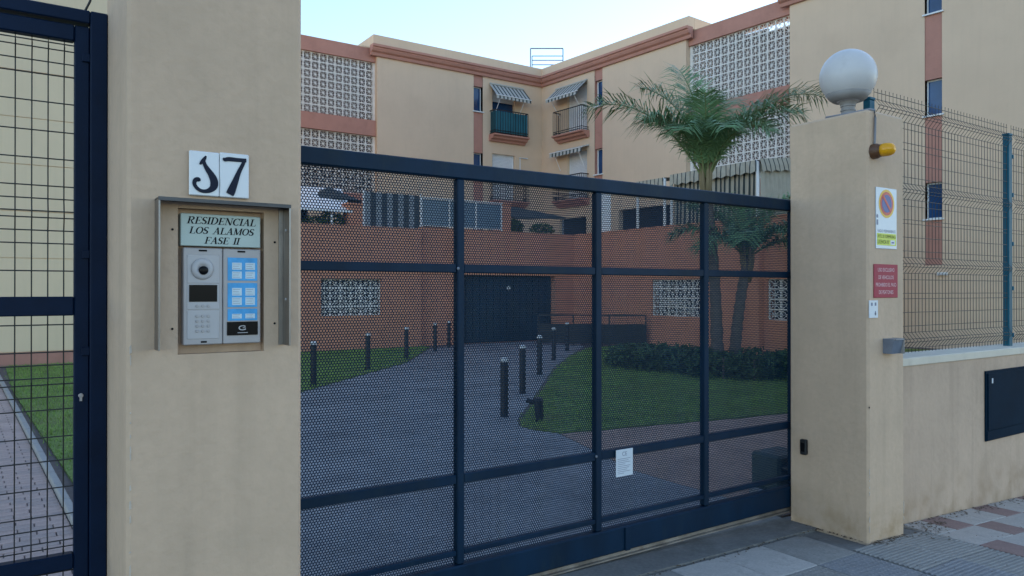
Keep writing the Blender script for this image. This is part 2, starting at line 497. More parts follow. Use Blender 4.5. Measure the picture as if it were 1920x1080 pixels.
grass(lawn_r, (4.9, 14.5, 5.4, 16.2), 90000, 'short green lawn grass between the driveway and the low hedge')
grass(lawn_l, (0, 10, 4, 19), 80000, 'short green lawn grass left of the driveway below the orange wall')

# path behind the pedestrian gate: pavers one by one, kerb stones along the lawn
path = struct(MB().slab([(-3.0, 3.34), (0.56, 3.34), (0.50, 5.0), (0.34, 8.2), (0.04, 14), (-0.06, 18.97), (-3.0, 18.97)], -0.08, 0.001).build('path', M['joint']))
pv = MB().cbox(-.0965, .0965, -.0465, .0465, 0, .03, .004)
pvm = [pv.mesh('paver', M['paver']), pv.mesh('paver', M['paver2'])]
rest = MB()
cnt = 0
cells = []
for j in range(0, 128):
    y = 3.42 + j * 0.1
    xr = 0.50 - 0.046 * (y - 3.4)
    for i in range(0, 14):
        x = xr - 0.11 - i * 0.2 - (0.1 if j % 2 else 0)
        # only what the gate lets one see
        d = x * .562 + y * .827
        u = (x * .827 - y * .562) / d * 1400 + 960
        yy = 545 + 1.6 / d * 1400
        if u < -160 or u > 240:
            continue
        cells.append((d, x, y, 1.0))
        if i == 0 and j % 2:
            cells.append((d, x + .15, y, .47))
cells.sort()
for k, (d, x, y, sx_) in enumerate(cells):
    z = -.022 + random.uniform(0, .004)
    if k < 290:
        inst('paver', pvm[random.random() < .4], path, (x, y, z), (random.uniform(-.01, .01), random.uniform(-.01, .01), random.uniform(-.012, .012)), (sx_, 1, 1))
    else:
        rest.cbox(x - .0965 * sx_, x + .0965 * sx_, y - .0465, y + .0465, z, z + .03, .004)
stuff(rest.build('paver_field', M['paver'], path))
kerb = thing('path_kerb', 'grey kerb stones between the paved path and the lawn strip', 'kerb', (0.5, 4.0, 0))
y = 0.0
ks = MB().cbox(-.030, .030, 0, .49, -.05, .05, .010).mesh('kerb_stone', M['kerb'])
for i in range(30):
    inst('kerb_stone', ks, kerb, (-0.004 - 0.046 * 0.5 * i, 0.5 * i, 0), (0, 0, R(2.6)))

# pavement tiles
def ribbed(nr, w, h):
    b = MB().box(-w, w, -h, h, -.03, -.004)
    for i in range(nr):
        y0 = -h + 2 * h * (i + .18) / nr
        y1 = -h + 2 * h * (i + .82) / nr
        c = (y1 - y0) * .25
        b.add([(-w, y0, -.004), (w, y0, -.004), (w, y0 + c, 0), (-w, y0 + c, 0), (w, y1 - c, 0), (-w, y1 - c, 0), (w, y1, -.004), (-w, y1, -.004)],
              [(0, 1, 2, 3), (3, 2, 4, 5), (5, 4, 6, 7)])
    return b
def dimpled(n, w):
    b = MB().box(-w, w, -w, w, -.03, -.003)
    st = 2 * w / n
    for i in range(n):
        for j in range(n):
            x0, y0 = -w + (i + .2) * st, -w + (j + .2) * st
            x1, y1 = x0 + .6 * st, y0 + .6 * st
            c = .12 * st
            b.add([(x0, y0, -.003), (x1, y0, -.003), (x1, y1, -.003), (x0, y1, -.003), (x0 + c, y0 + c, 0), (x1 - c, y0 + c, 0), (x1 - c, y1 - c, 0), (x0 + c, y1 - c, 0)],
                  [(4, 5, 6, 7), (0, 1, 5, 4), (1, 2, 6, 5), (2, 3, 7, 6), (3, 0, 4, 7)])
    return b
flat = MB().cbox(-.1235, .1235, -.1235, .1235, -.03, 0, .003)
t_pale, t_red = flat.mesh('paving_tile', M['tile_pale']), flat.mesh('paving_tile', M['tile_red'])
t_grey = flat.mesh('paving_tile', M['tile_grey'])
rib = ribbed(14, .2085, .2085)
t_rib, t_ribb = rib.mesh('ribbed_tile', M['tile_grey'], fix=False), rib.mesh('ribbed_tile', M['tile_blue'], fix=False)
dim = dimpled(12, .197)
t_dim, t_dimg = dim.mesh('dimpled_tile', M['tile_blue'], fix=False), dim.mesh('dimpled_tile', M['tile_grey'], fix=False)
slabm = MB().cbox(-.197, .197, -.197, .197, -.03, 0, .004)
t_slab, t_slabp = slabm.mesh('paving_slab', M['tile_grey']), slabm.mesh('paving_slab', M['tile_pale'])

def tile(name, me, x, y, s):
    jit = random.uniform(-.0015, .0015)
    rot = (0, math.atan(.05) if x > 4.6 else math.atan(.02), random.choice((0, math.pi)) if name != 'ribbed_tile' else 0)
    o = inst(name, me, pavement, (x, y, zg(x) + jit), (random.uniform(-.003, .003), rot[1], 0))
    return o
for i in range(13):
    for j in range(7):
        x, y = 5.29 + .25 * i, 2.653 - .25 * j
        red = (i - 1 + (j % 2) * (-1) - (j // 2)) % 3 == 0
        red = (i + 2 * j) % 3 == 1 if j != 1 else (i % 3 == 2)
        tile('paving_tile', t_red if red else t_pale, x, y, 0)
for i in range(2):
    for j in range(4):
        x, y = 4.948 - .42 * i, 2.42 - .42 * j
        if j == 0 and i == 0:
            tile('ribbed_tile', t_rib, x, y, 0)
        else:
            tile('ribbed_tile', t_rib if (i + j) % 2 else t_ribb, x, y, 0)
for i in range(9):
    for j in range(4):
        x, y = 4.10 - .4 * i, 2.78 - .4 * j
        if j == 0:
            tile('paving_slab', t_slabp if i in (1, 2, 4) else t_slab, x, y, 0)
        else:
            tile('dimpled_tile', (t_dim, t_dimg)[(i * 5 + j * 3) % 4 == 0], x, y, 0)
# dry leaf litter and weeds gathered in the joints at the foot of the walls
lv = MB()
def litter(x0, y0, x1, y1, n, sp, size=.012):
    for _ in range(n):
        t = random.random()
        x = x0 + (x1 - x0) * t + random.gauss(0, sp * .4)
        y = y0 + (y1 - y0) * t - abs(random.gauss(0, sp))
        z = zg(x) + .004
        a = random.uniform(0, 6.28)
        s = size * random.uniform(.4, 1.3)
        c, q = math.cos(a) * s, math.sin(a) * s
        lv.quad((x - c, y - q, z), (x + q * .4, y - c * .4, z + random.uniform(0, .006)), (x + c, y + q, z + random.uniform(0, .004)), (x - q * .4, y + c * .4, z + random.uniform(0, .005)))
litter(4.96, 2.77, 9, 2.77, 420, .045)
litter(5.0, 2.62, 5.5, 2.74, 130, .09)
litter(4.5, 3.12, 4.5, 2.66, 60, .015)
litter(4.52, 2.63, 4.94, 2.63, 90, .03)
litter(2.2, 2.99, 4.5, 2.99, 130, .02)
litter(2.0, 2.4, 7.0, 2.4, 120, .5, .008)
tag(stuff(lv.build('leaf_litter', M['dirt'], fix=False)), 'dry leaf litter gathered along the foot of the wall', 'litter')

# ------------------------------------------------------------------ facade helpers (local frame: x along, y into the building, z up)
def wall_grid(b, x0, x1, z0, z1, holes, y=0.0, t=0.25):
    xs = sorted({x0, x1, *[h[0] for h in holes], *[h[1] for h in holes]})
    zs = sorted({z0, z1, *[h[2] for h in holes], *[h[3] for h in holes]})
    xs = [v for v in xs if x0 <= v <= x1]
    zs = [v for v in zs if z0 <= v <= z1]
    for a, c in zip(xs[:-1], xs[1:]):
        for d, e in zip(zs[:-1], zs[1:]):
            mx, mz = (a + c) / 2, (d + e) / 2
            if any(h[0] < mx < h[1] and h[2] < mz < h[3] for h in holes):
                continue
            b.quad((a, y, d), (c, y, d), (c, y, e), (a, y, e))
    for h in holes:
        a, c, d, e = h
        b.quad((a, y, d), (a, y + t, d), (a, y + t, e), (a, y, e))
        b.quad((c, y, d), (c, y, e), (c, y + t, e), (c, y + t, d))
        b.quad((a, y, e), (a, y + t, e), (c, y + t, e), (c, y, e))
        b.quad((a, y, d), (c, y, d), (c, y + t, d), (a, y + t, d))
    return b

CORN = [(0.02, 10.83), (-.09, 10.83), (-.11, 10.90), (-.11, 10.94), (-.20, 10.99), (-.25, 11.08), (-.25, 11.12), (-.31, 11.14), (-.31, 11.23), (0.02, 11.23)]

def window(root, x0, x1, z0, z1, y=.12, tilt=False):
    w = .036
    f = MB()
    f.box(x0, x0 + w, y, y + .05, z0, z1).box(x1 - w, x1, y, y + .05, z0, z1)
    f.box(x0 + w, x1 - w, y + .002, y + .048, z1 - w, z1).box(x0 + w, x1 - w, y + .002, y + .048, z0, z0 + w)
    o = MB().box(x0 + w - .004, x1 - w + .004, y + .022, y + .03, z0 + w - .004, z1 - w + .004).build('window', M['glass'], root)
    f.build('frame', M['pvc'], o)
    MB().box(x0 - .05, x1 + .05, -.05, y + .01, z0 - .045, z0 - .003).build('sill', M['pvc'], o)
    if tilt:
        MB().box(x0 + w, x0 + w + .05, y - .03, y - .002, z0 + .05, z1 - .06).build('sash', M['pvc'], o)
    return o

def shutter(root, x0, x1, z0, z1, y=.14):
    b = MB()
    n = int((z1 - z0) / .06)
    h = (z1 - z0) / n
    for i in range(n):
        a = z0 + i * h
        b.prism([(y, a), (y - .012, a + .012), (y - .012, a + h - .012), (y, a + h - .003), (y + .01, a + h - .003), (y + .01, a)], x0, x1)
    o = b.build('shutter', M['shutter'], root)
    fr = MB().box(x0 - .04, x0 - .002, y - .03, y + .04, z0, z1 + .05).box(x1 + .002, x1 + .04, y - .03, y + .04, z0, z1 + .05).box(x0 - .002, x1 + .002, y - .03, y + .04, z1 + .004, z1 + .05)
    fr.build('frame', M['pvc'], o)
    return o

def balcony(root, x0, x1, zf, sheet=False, dep=.42):
    p = [(.02, zf - .28), (-.12, zf - .28), (-.16, zf - .21), (-.30, zf - .17), (-.34, zf - .09), (-dep - .05, zf - .06), (-dep - .05, zf), (.02, zf)]
    MB().prism(p, x0 - .06, x1 + .06).build('balcony_slab', M['pink'], root)
    b = MB()
    h0, h1 = zf + .06, zf + 1.03
    for z in (h0, h0 + .09, h1):
        t = .012 if z < h1 else .02
        b.box(x0, x1, -dep - .012, -dep + .012, z - t, z + t)
        for xx in (x0, x1):
            b.box(xx - .012, xx + .012, -dep + .013, 0, z - t, z + t)
    n = int((x1 - x0) / .125)
    for i in range(n + 1):
        xx = x0 + (x1 - x0) * i / n
        b.box(xx - .009, xx + .009, -dep - .009, -dep + .009, zf, h1 - .021)
    for xx in (x0, x1):
        for k in range(1, 4):
            yy = -dep + dep * k / 4
            b.box(xx - .008, xx + .008, yy - .008, yy + .008, zf, h1 - .021)
    r = b.build('balcony_railing', M['rail'], root)
    if sheet:
        s = MB()
        n = 34
        for i in range(n):
            a, c = x0 + .02 + (x1 - x0 - .04) * i / n, x0 + .02 + (x1 - x0 - .04) * (i + 1) / n
            ya, yc = -dep + .02 + (.012 if i % 2 else 0), -dep + .02 + (0 if i % 2 else .012)
            s.quad((a, ya, zf + .05), (c, yc, zf + .05), (c, yc, h1 - .05), (a, ya, h1 - .05))
        for xx in (x0 + .02, x1 - .02):
            s.quad((xx, -dep + .02, zf + .05), (xx, -.02, zf + .05), (xx, -.02, h1 - .05), (xx, -dep + .02, h1 - .05))
        s.build('privacy_sheet', M['teal'], r, fix=False)
    return r

def block_mesh(w, h, t=.045):
    """openwork concrete block: square frame with an eight-rayed star"""
    b = MB()
    f = .020
    b.box(-w / 2, -w / 2 + f, 0, t, -h / 2, h / 2).box(w / 2 - f, w / 2, 0, t, -h / 2, h / 2)
    b.box(-w / 2 + f, w / 2 - f, .001, t, h / 2 - f, h / 2).box(-w / 2 + f, w / 2 - f, .001, t, -h / 2, -h / 2 + f)
    def bar(p, q, k, y0):
        d = Vector((q[0] - p[0], q[1] - p[1])).normalized()
        nx, nz = -d.y * k, d.x * k
        b.plate([(p[0] + nx, p[1] + nz), (q[0] + nx, q[1] + nz), (q[0] - nx, q[1] - nz), (p[0] - nx, p[1] - nz)], y0, t - .008)
    a, c = w / 2 - f * .7, h / 2 - f * .7
    bar((-a, 0), (a, 0), .0075, .012)
    bar((0, -c), (0, c), .0075, .013)
    bar((-a, -c), (a, c), .0080, .010)
    bar((-a, c), (a, -c), .0080, .011)
    return b.mesh('lattice_block', M['lattice'], fix=False)
BW, BH = 0.3125, 0.3285
BLOCK = block_mesh(BW - .004, BH - .004)

def lattice(root, x0, cols, z0, rows, y, sc=1.0, me=None):
    for i in range(cols):
        for j in range(rows):
            inst('lattice_block', me or BLOCK, root, (x0 + BW * sc * (i + .5), y + random.uniform(-.004, .004), z0 + BH * sc * (j + .5)), (0, 0, 0), (sc, 1, sc))

# striped cloth: separate stripes in two materials on one mesh
def striped(name, mats, n, pts_of, parent, wob=0.0, widths=(.62, .38)):
    """pts_of(t) -> list of points along the fall of the cloth at fraction t of the width"""
    v, f, mi = [], [], []
    ts = [0.0]
    for i in range(n):
        ts += [(i + widths[0]) / n, (i + 1) / n]
    for k in range(len(ts) - 1):
        a, c = pts_of(ts[k]), pts_of(ts[k + 1])
        for q in range(len(a) - 1):
            b0 = len(v)
            v += [a[q], c[q], c[q + 1], a[q + 1]]
            f.append((b0, b0 + 1, b0 + 2, b0 + 3))
            mi.append(k % 2)
    me = bpy.data.meshes.new(name)
    me.from_pydata([tuple(p) for p in v], [], f)
    for m in mats:
        me.materials.append(m)
    for p, m in zip(me.polygons, mi):
        p.material_index = m
    return inst(name, me, parent)

# ------------------------------------------------------------------ left apartment wing (parallel to the street, 27 m away)
LW = thing('apartment_wing', 'beige apartment wing facing the street, teal-screened balcony and white lattice beside the pillar', 'building', (0, 27.3, 0))
FZ = (9.30, 6.45, 3.60)                        # sill heights, storey by storey
st0, st1 = 16.57, 17.03
holes = [(17.52, 18.72, 8.36, 10.42), (17.52, 18.72, 5.50, 7.57), (17.30, 19.0, 2.70, 4.75), (13.3, 15.4, 2.70, 4.75)]
b = MB()
wall_grid(b, 12.13, st0, 0, 10.83, holes[3:], t=.3)
wall_grid(b, st1, 20.2, 0, 10.83, holes[:3], t=.3)
b.quad((12.13, 0, 0), (12.13, .6, 0), (12.13, .6, 11.2), (12.13, 0, 11.2))
b.build('wall', M['beige'], LW, fix=False)
zz = [10.83, 10.37, 9.25, 7.52, 6.40, 4.67, 3.55, 2.6]
for k in range(0, len(zz) - 1, 2):
    MB().box(st0 - .01, st1 + .01, .03, .3, zz[k + 1], zz[k]).build('stripe_panel', M['pink'], LW)
for z in FZ:
    MB().box(st0 - .02, st0 + .001, .003, .3, z, z + 1.07).build('window_reveal', M['pink'], LW)
    window(LW, st0 + .002, st1 - .002, z, z + 1.07, y=.16)
MB().prism(CORN, 11.83, 20.2).build('cornice', M['pink'], LW)
MB().box(11.95, 20.3, -.06, .25, 11.231, 11.66).build('parapet', M['beige'], LW)
MB().box(11.95, 12.25, .26, 6, 11.231, 11.66).build('parapet', M['beige'], LW)
MB().box(11.6, 31, .27, 11, 10.9, 11.25).build('roof', M['beige'], LW)
MB().box(12.2, 20.2, .62, .66, 0, 10.9).build('inner_wall', M['dark'], LW)
# set-back stair bay with openwork blocks
x0 = 12.13 - 17 * BW
MB().box(x0 - 6, 12.12, .13, .5, 10.62, 11.14).build('band', M['pink'], LW)
MB().box(x0 - 6, 12.16, .11, .5, 7.70, 8.315).build('band', M['pink'], LW)
MB().box(x0 - 6, 12.16, .11, .5, 4.86, 5.39).build('band', M['pink'], LW)
lattice(LW, 12.06 - 12 * BW, 12, 8.32, 7, .24)
lattice(LW, 12.06 - 12 * BW, 12, 5.395, 7, .24)
MB().box(12.062, 12.128, .22, .4, 5.39, 10.62).build('lattice_jamb', M['lattice'], LW)
MB().box(x0 - 6, 12.06 - 12 * BW - .002, .20, .4, 5.392, 10.61).build('wall', M['beige'], LW)
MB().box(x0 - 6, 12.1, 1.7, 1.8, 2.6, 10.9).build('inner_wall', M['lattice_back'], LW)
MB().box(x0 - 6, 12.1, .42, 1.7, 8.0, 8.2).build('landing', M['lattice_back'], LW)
MB().box(x0 - 6, 12.1, .12, 9, 11.142, 11.16).build('roof', M['beige'], LW)
MB().box(x0 - 6, 12.12, .2, .5, 2.6, 4.858).build('wall', M['beige'], LW)
balcony(LW, 17.40, 19.13, 8.36, sheet=True)
for z in (8.36,):
    MB().box(17.52, 18.72, .2, .24, z, 10.42).build('balcony_door', M['glass'], LW)
    shutter(LW, 17.56, 18.68, z + 1.5, z + 2.0)
shutter(LW, 17.58, 18.66, 5.53, 7.52)
balcony(LW, 17.40, 19.13, 5.50)
pipe = MB().tube([(18.95, -.05, 6.2), (18.95, -.05, 7.47), (18.90, -.07, 7.50), (19.35, -.07, 7.50)], .022, 6)
pipe.build('bracket_pipe', M['pvc'], LW)
MB().box(17.30, 19.0, .24, .28, 2.7, 4.75).build('terrace_door', M['dark'], LW)
MB().box(13.3, 15.4, .24, .28, 2.7, 4.75).build('terrace_door', M['dark'], LW)

MB().box(-3, 20.5, 10.6, 11, 0, 10.9).build('back_wall', M['beige'], LW)
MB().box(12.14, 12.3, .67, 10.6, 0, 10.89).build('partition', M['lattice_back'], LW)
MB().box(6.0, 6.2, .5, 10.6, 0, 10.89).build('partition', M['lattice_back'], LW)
# roof guard rail in the corner of the two wings
rr = thing('roof_railing', 'thin grey tubular guard rail on the roof where the two wings meet', 'railing', (0, 0, 0))
rr.location = (20.10, 28.05, 11.2)
rr.rotation_euler.z = math.atan2(-.85, 1.25)
for x in (0, 1.5):
    MB().tube([(x, 0, 0), (x, 0, 1.60)], .030, 6).build('post', M['galv'], rr)
for x in (.08, 1.52):
    MB().tube([(x, .35, 0), (x, .35, 1.36)], .024, 6).build('post', M['galv'], rr)
MB().tube([(0, 0, 1.60), (1.5, 0, 1.60)], .030, 6).build('rail', M['galv'], rr)
for z in (.72, .95, 1.16, 1.36):
    MB().tube([(.08, .35, z), (1.52, .35, z)], .024, 6).build('rail', M['galv'], rr)

# ------------------------------------------------------------------ right apartment wing (x local runs towards the street)
ANG = math.atan2(-.9978, .0663)
RW = thing('apartment_wing', 'beige apartment wing on the right, black-railed balcony and tall lattice behind the palm', 'building', (20.2, 27.3, 0), ANG)
holes = [(1.72, 2.95, 8.36, 10.42), (1.72, 2.95, 5.50, 7.57), (1.2, 2.9, 2.7, 4.75), (4.8, 7.6, 2.7, 4.85)]
b = MB()
wall_grid(b, 0, 3.41, 0, 10.83, holes[:3], t=.3)
wall_grid(b, 3.87, 8.2, 0, 10.83, holes[3:], t=.3)
b.quad((8.2, 0, 0), (8.2, .6, 0), (8.2, .6, 11.2), (8.2, 0, 11.2))
b.build('wall', M['beige'], RW, fix=False)
for k in range(0, len(zz) - 1, 2):
    MB().box(3.40, 3.88, .03, .3, zz[k + 1], zz[k]).build('stripe_panel', M['pink'], RW)
for z in FZ:
    window(RW, 3.412, 3.868, z, z + 1.07, y=.16, tilt=True)
    MB().box(3.40, 3.411, .004, .3, z, z + 1.07).build('window_reveal', M['pink'], RW)
MB().prism([(y, z + .003) for y, z in CORN], -.2, 8.5).build('cornice', M['pink'], RW)
MB().box(-.15, 8.38, -.06, .25, 11.237, 11.663).build('parapet', M['beige'], RW)
MB().box(8.1, 8.38, .26, 6, 11.237, 11.663).build('parapet', M['beige'], RW)
MB().box(-3, 8.4, .27, 11, 10.85, 11.2).build('roof', M['beige'], RW)
MB().box(0, 8.07, .62, .66, 0, 10.84).build('inner_wall', M['dark'], RW)
balcony(RW, 1.25, 3.05, 8.36)
balcony(RW, 1.25, 3.05, 5.50)
shutter(RW, 1.77, 2.90, 8.38, 10.36)
shutter(RW, 1.77, 2.90, 5.53, 7.52)
MB().box(1.2, 2.9, .24, .28, 2.7, 4.75).build('terrace_door', M['dark'], RW)
MB().box(4.8, 7.6, .24, .28, 2.7, 4.85).build('terrace_door', M['dark'], RW)
# stair bay with openwork blocks
MB().box(8.21, 12.39, .13, .5, 10.62, 11.14).build('band', M['pink'], RW)
MB().box(8.17, 12.39, .11, .5, 7.70, 8.315).build('band', M['pink'], RW)
MB().box(8.17, 12.39, .11, .5, 4.86, 5.39).build('band', M['pink'], RW)
BWS = (12.36 - 8.30) / 13 / BW
def lat13(z0):
    for i in range(13):
        for j in range(7):
            inst('lattice_block', BLOCK, RW, (8.30 + BW * BWS * (i + .5), .24 + random.uniform(-.004, .004), z0 + BH * (j + .5)), (0, 0, 0), (BWS, 1, 1))
lat13(8.32)
lat13(5.395)
MB().box(8.21, 8.298, .22, .4, 5.39, 10.62).build('lattice_jamb', M['lattice'], RW)
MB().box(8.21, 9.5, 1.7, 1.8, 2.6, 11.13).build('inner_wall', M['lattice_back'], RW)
MB().box(9.5, 10.5, 1.7, 1.8, 2.6, 11.0).box(10.5, 11.4, 1.7, 1.8, 2.6, 10.85).box(11.4, 12.4, 1.7, 1.8, 2.6, 10.68).build('inner_wall', M['lattice_back'], RW)  # unseen wall, top stepped down to let sun onto the lattice
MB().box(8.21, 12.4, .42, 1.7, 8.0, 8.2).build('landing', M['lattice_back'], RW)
MB().box(8.21, 12.4, .12, 1.95, 11.142, 11.16).build('roof', M['beige'], RW)  # roof cut short, leaves a gap for the sun behind the lattice
MB().box(8.21, 12.4, 2.0, 11, 9.6, 9.8).build('roof', M['beige'], RW)
MB().box(-3, 8.2, 10.6, 11, 0, 10.84).build('back_wall', M['beige'], RW)
MB().box(8.2, 12.4, 10.6, 11, 0, 9.6).build('back_wall', M['beige'], RW)
MB().box(12.4, 27, 10.6, 11, 0, 10.84).build('back_wall', M['beige'], RW)
MB().box(8.08, 8.19, .67, 10.6, 0, 10.84).build('partition', M['beige'], RW)
MB().box(12.41, 12.5, .61, 10.6, 0, 10.84).build('partition', M['beige'], RW)
MB().box(8.21, 12.4, .2, .5, 2.6, 4.858).build('wall', M['beige'], RW)
# end block nearest the street
b = MB()
wall_grid(b, 12.4, 16.56, -.5, 10.83, [], t=.3)
wall_grid(b, 17.01, 27, -.5, 10.83, [], t=.3)
wall_grid(b, 16.56, 17.01, -.5, 2.30, [], t=.3)
b.quad((12.4, 0, -.5), (12.4, .6, -.5), (12.4, .6, 11.2), (12.4, 0, 11.2))
b.quad((27, 0, -.5), (27, 11, -.5), (27, 11, 11.2), (27, 0, 11.2))
b.build('wall', M['beige'], RW, fix=False)
ze = [10.83, 10.37, 9.27, 7.48, 6.43, 4.61, 3.55, 2.30]
for k in range(0, len(ze) - 1, 2):
    MB().box(16.55, 17.02, .02, .3, ze[k + 1], ze[k]).build('stripe_panel', M['pink'], RW)
for z in (9.32, 6.48, 3.60):
    window(RW, 16.562, 17.008, z, z + (1.05 if z > 9 else 1.0), y=.14)
MB().prism([(y, z + .003) for y, z in CORN], 12.1, 27).build('cornice', M['pink'], RW)
MB().box(12.25, 27, -.06, .25, 11.237, 11.663).build('parapet', M['beige'], RW)
MB().box(12.4, 27, .27, 11, 10.85, 11.2).build('roof', M['beige'], RW)
MB().box(16.9, 17.15, -.08, -.001, 2.02, 2.10).box(17.0, 17.06, -.12, -.081, 2.03, 2.09).build('wall_fitting', M['pvc'], RW)

# ------------------------------------------------------------------ beige block at the left, behind the pedestrian gate
LB = thing('apartment_block', 'plain beige wall with shallow courses seen through the pedestrian gate', 'building', (0, 19, 0))
MB().box(-14, 4.0, .03, 8, -.5, 11.6).build('wall', M['cream'], LB)
z = .30
while z < 11.4:
    MB().box(-14, 4.02, .001, .029, z, z + .985).build('wall_course', M['cream'], LB)
    z += 1.0
MB().box(-14, 4.03, -.02, .028, -.5, .285).build('plinth', M['pink'], LB)

# ------------------------------------------------------------------ orange garage block with the raised terrace on top
TB = thing('garage_block', 'orange rendered garage block with a wide dark door under the terraces', 'building', (0, 19, 0))
b = MB()
wall_grid(b, 4.05, 9.8, -.3, 3.32, [(6.86, 8.58, .93, 1.91)], t=.3)
b.quad((9.8, 0, -.3), (9.8, .25, -.3), (9.8, .25, 3.32), (9.8, 0, 3.32))
wall_grid(b, 9.8, 15.5, -.3, 3.40, [(11.25, 14.75, 0.0, 2.06)], y=.2, t=.35)
b.build('wall', M['orange'], TB, fix=False)
MB().box(4.05, 9.85, .001, .25, 3.321, 3.36).build('wall_coping', M['orange'], TB)
MB().box(9.86, 15.6, .19, .45, 3.401, 3.44).build('wall_coping', M['orange'], TB)
MB().box(4.05, 15.3, .25, 8.2, 2.45, 2.7).build('terrace_slab', M['kerb'], TB)
def small_block(w, h):
    return block_mesh(w - .004, h - .004, .045)
SBW = 1.72 / 6
sb = small_block(SBW, .98 / 4)
for i in range(6):
    for j in range(4):
        inst('lattice_block', sb, TB, (6.86 + SBW * (i + .5), .1, .93 + .245 * (j + .5)))
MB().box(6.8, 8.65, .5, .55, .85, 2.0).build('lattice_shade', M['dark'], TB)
gd = MB().box(11.25, 14.75, .45, .5, 0, 2.06).build('garage_door', M['garage'], TB)
n = 14
for i in range(n):
    MB().box(11.26 + 3.48 * i / n + .012, 11.26 + 3.48 * (i + 1) / n - .012, .425, .449, .03, 2.04).build('door_plank', M['garage'], gd)
MB().box(13.0, 13.13, .41, .424, 1.62, 1.74).build('notice', M['cap'], gd)
# right arm of the terrace, X = 15.5, running towards the street
b = MB()
def xwall(b, x, y0, y1, z0, z1, holes, t=.3):
    """wall in the plane x = const facing -x; holes (y0, y1, z0, z1)"""
    q = MB()
    wall_grid(q, y0, y1, z0, z1, holes, 0, t)
    b.add([(x + p[1], p[0], p[2]) for p in q.v], q.f)
xwall(b, 15.5, -8.1, .2, -.3, 3.40, [(-5.20, -3.39, .88, 1.91), (-8.05, -7.35, .88, 1.88)])
b.quad((15.5, -8.1, -.3), (21.1, -7.0, -.3), (21.1, -7.0, 3.4), (15.5, -8.1, 3.4))
b.build('wall', M['orange'], TB, fix=False)
MB().box(15.48, 15.75, -8.1, .18, 3.401, 3.44).build('wall_coping', M['orange'], TB)
MB().slab([(15.76, -8.0), (21.0, -6.9), (20.2, 8.2), (15.76, 8.2)], 2.45, 2.7).build('terrace_slab', M['kerb'], TB)
sb2 = small_block(1.81 / 6, 1.03 / 4)
for i in range(6):
    for j in range(4):
        inst('lattice_block', sb2, TB, (15.6, -5.20 + 1.81 / 6 * (i + .5), .88 + 1.03 / 4 * (j + .5)), (0, 0, R(90)))
for i in range(2):
    for j in range(4):
        inst('lattice_block', sb2, TB, (15.6, -8.05 + .35 * (i + .5), .88 + .25 * (j + .5)), (0, 0, R(90)), (1.16, 1, .97))
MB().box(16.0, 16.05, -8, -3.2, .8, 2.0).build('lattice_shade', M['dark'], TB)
MB().box(15.30, 15.499, -7.25, -6.95, -.1, 3.38).build('pilaster', M['orange'], TB)

# dark guard fence by the ramp, right of the garage door
gf = thing('ramp_fence', 'dark sheet-panelled low fence right of the garage door', 'fence', (13.1, 17.9, 0), math.atan2(-2.3, 2.3))
L_ = 3.15
MB().box(0, L_, -.015, .015, .05, .62).build('sheet', M['blackmat'], gf)
MB().box(0, L_, -.02, .02, .86, .90).build('top_rail', M['rail'], gf)
for i in range(4):
    MB().box(L_ * i / 3 - .02, L_ * i / 3 + .02, -.022, .022, 0, .859).build('post', M['rail'], gf)

# ------------------------------------------------------------------ awnings
def small_awning(label, root, x0, x1, zt, zb, dep, n, fall=.16):
    a = thing('balcony_awning', label, 'awning', root.location, root.rotation_euler.z, 'striped awnings over the balconies')
    def pts(t):
        x = x0 + (x1 - x0) * t
        sc = .03 * abs(math.sin(math.pi * t * n))
        return [(x, -.03, zt), (x, -dep * .55, zt + (zb - zt) * .52), (x, -dep, zb), (x, -dep - .01, zb - fall + sc)]
    striped('fabric', [M['aw_light'], M['aw_dark']], n, pts, a)
    MB().tube([(x0 - .02, -dep, zb), (x1 + .02, -dep, zb)], .022, 6).build('front_bar', M['pvc'], a)
    MB().tube([(x0, -.05, zt + .02), (x1, -.05, zt + .02)], .04, 6).build('roller', M['aw_light'], a)
    for x in (x0 + .25, x1 - .3):
        MB().tube([(x, -.03, zb - .75), (x, -dep + .02, zb - .01)], .014, 5).build('arm', M['pvc'], a)
    return a
small_awning('grey striped awning above the teal-screened balcony', LW, 17.35, 19.15, 10.56, 9.97, .62, 9)
small_awning('grey striped awning above the black-railed balcony, upper storey', RW, 1.0, 3.0, 10.50, 9.97, .62, 9)
small_awning('half-rolled striped awning with white front bar, storey below the black-railed balcony', RW, 1.05, 3.1, 7.72, 7.62, .45, 9, .2)

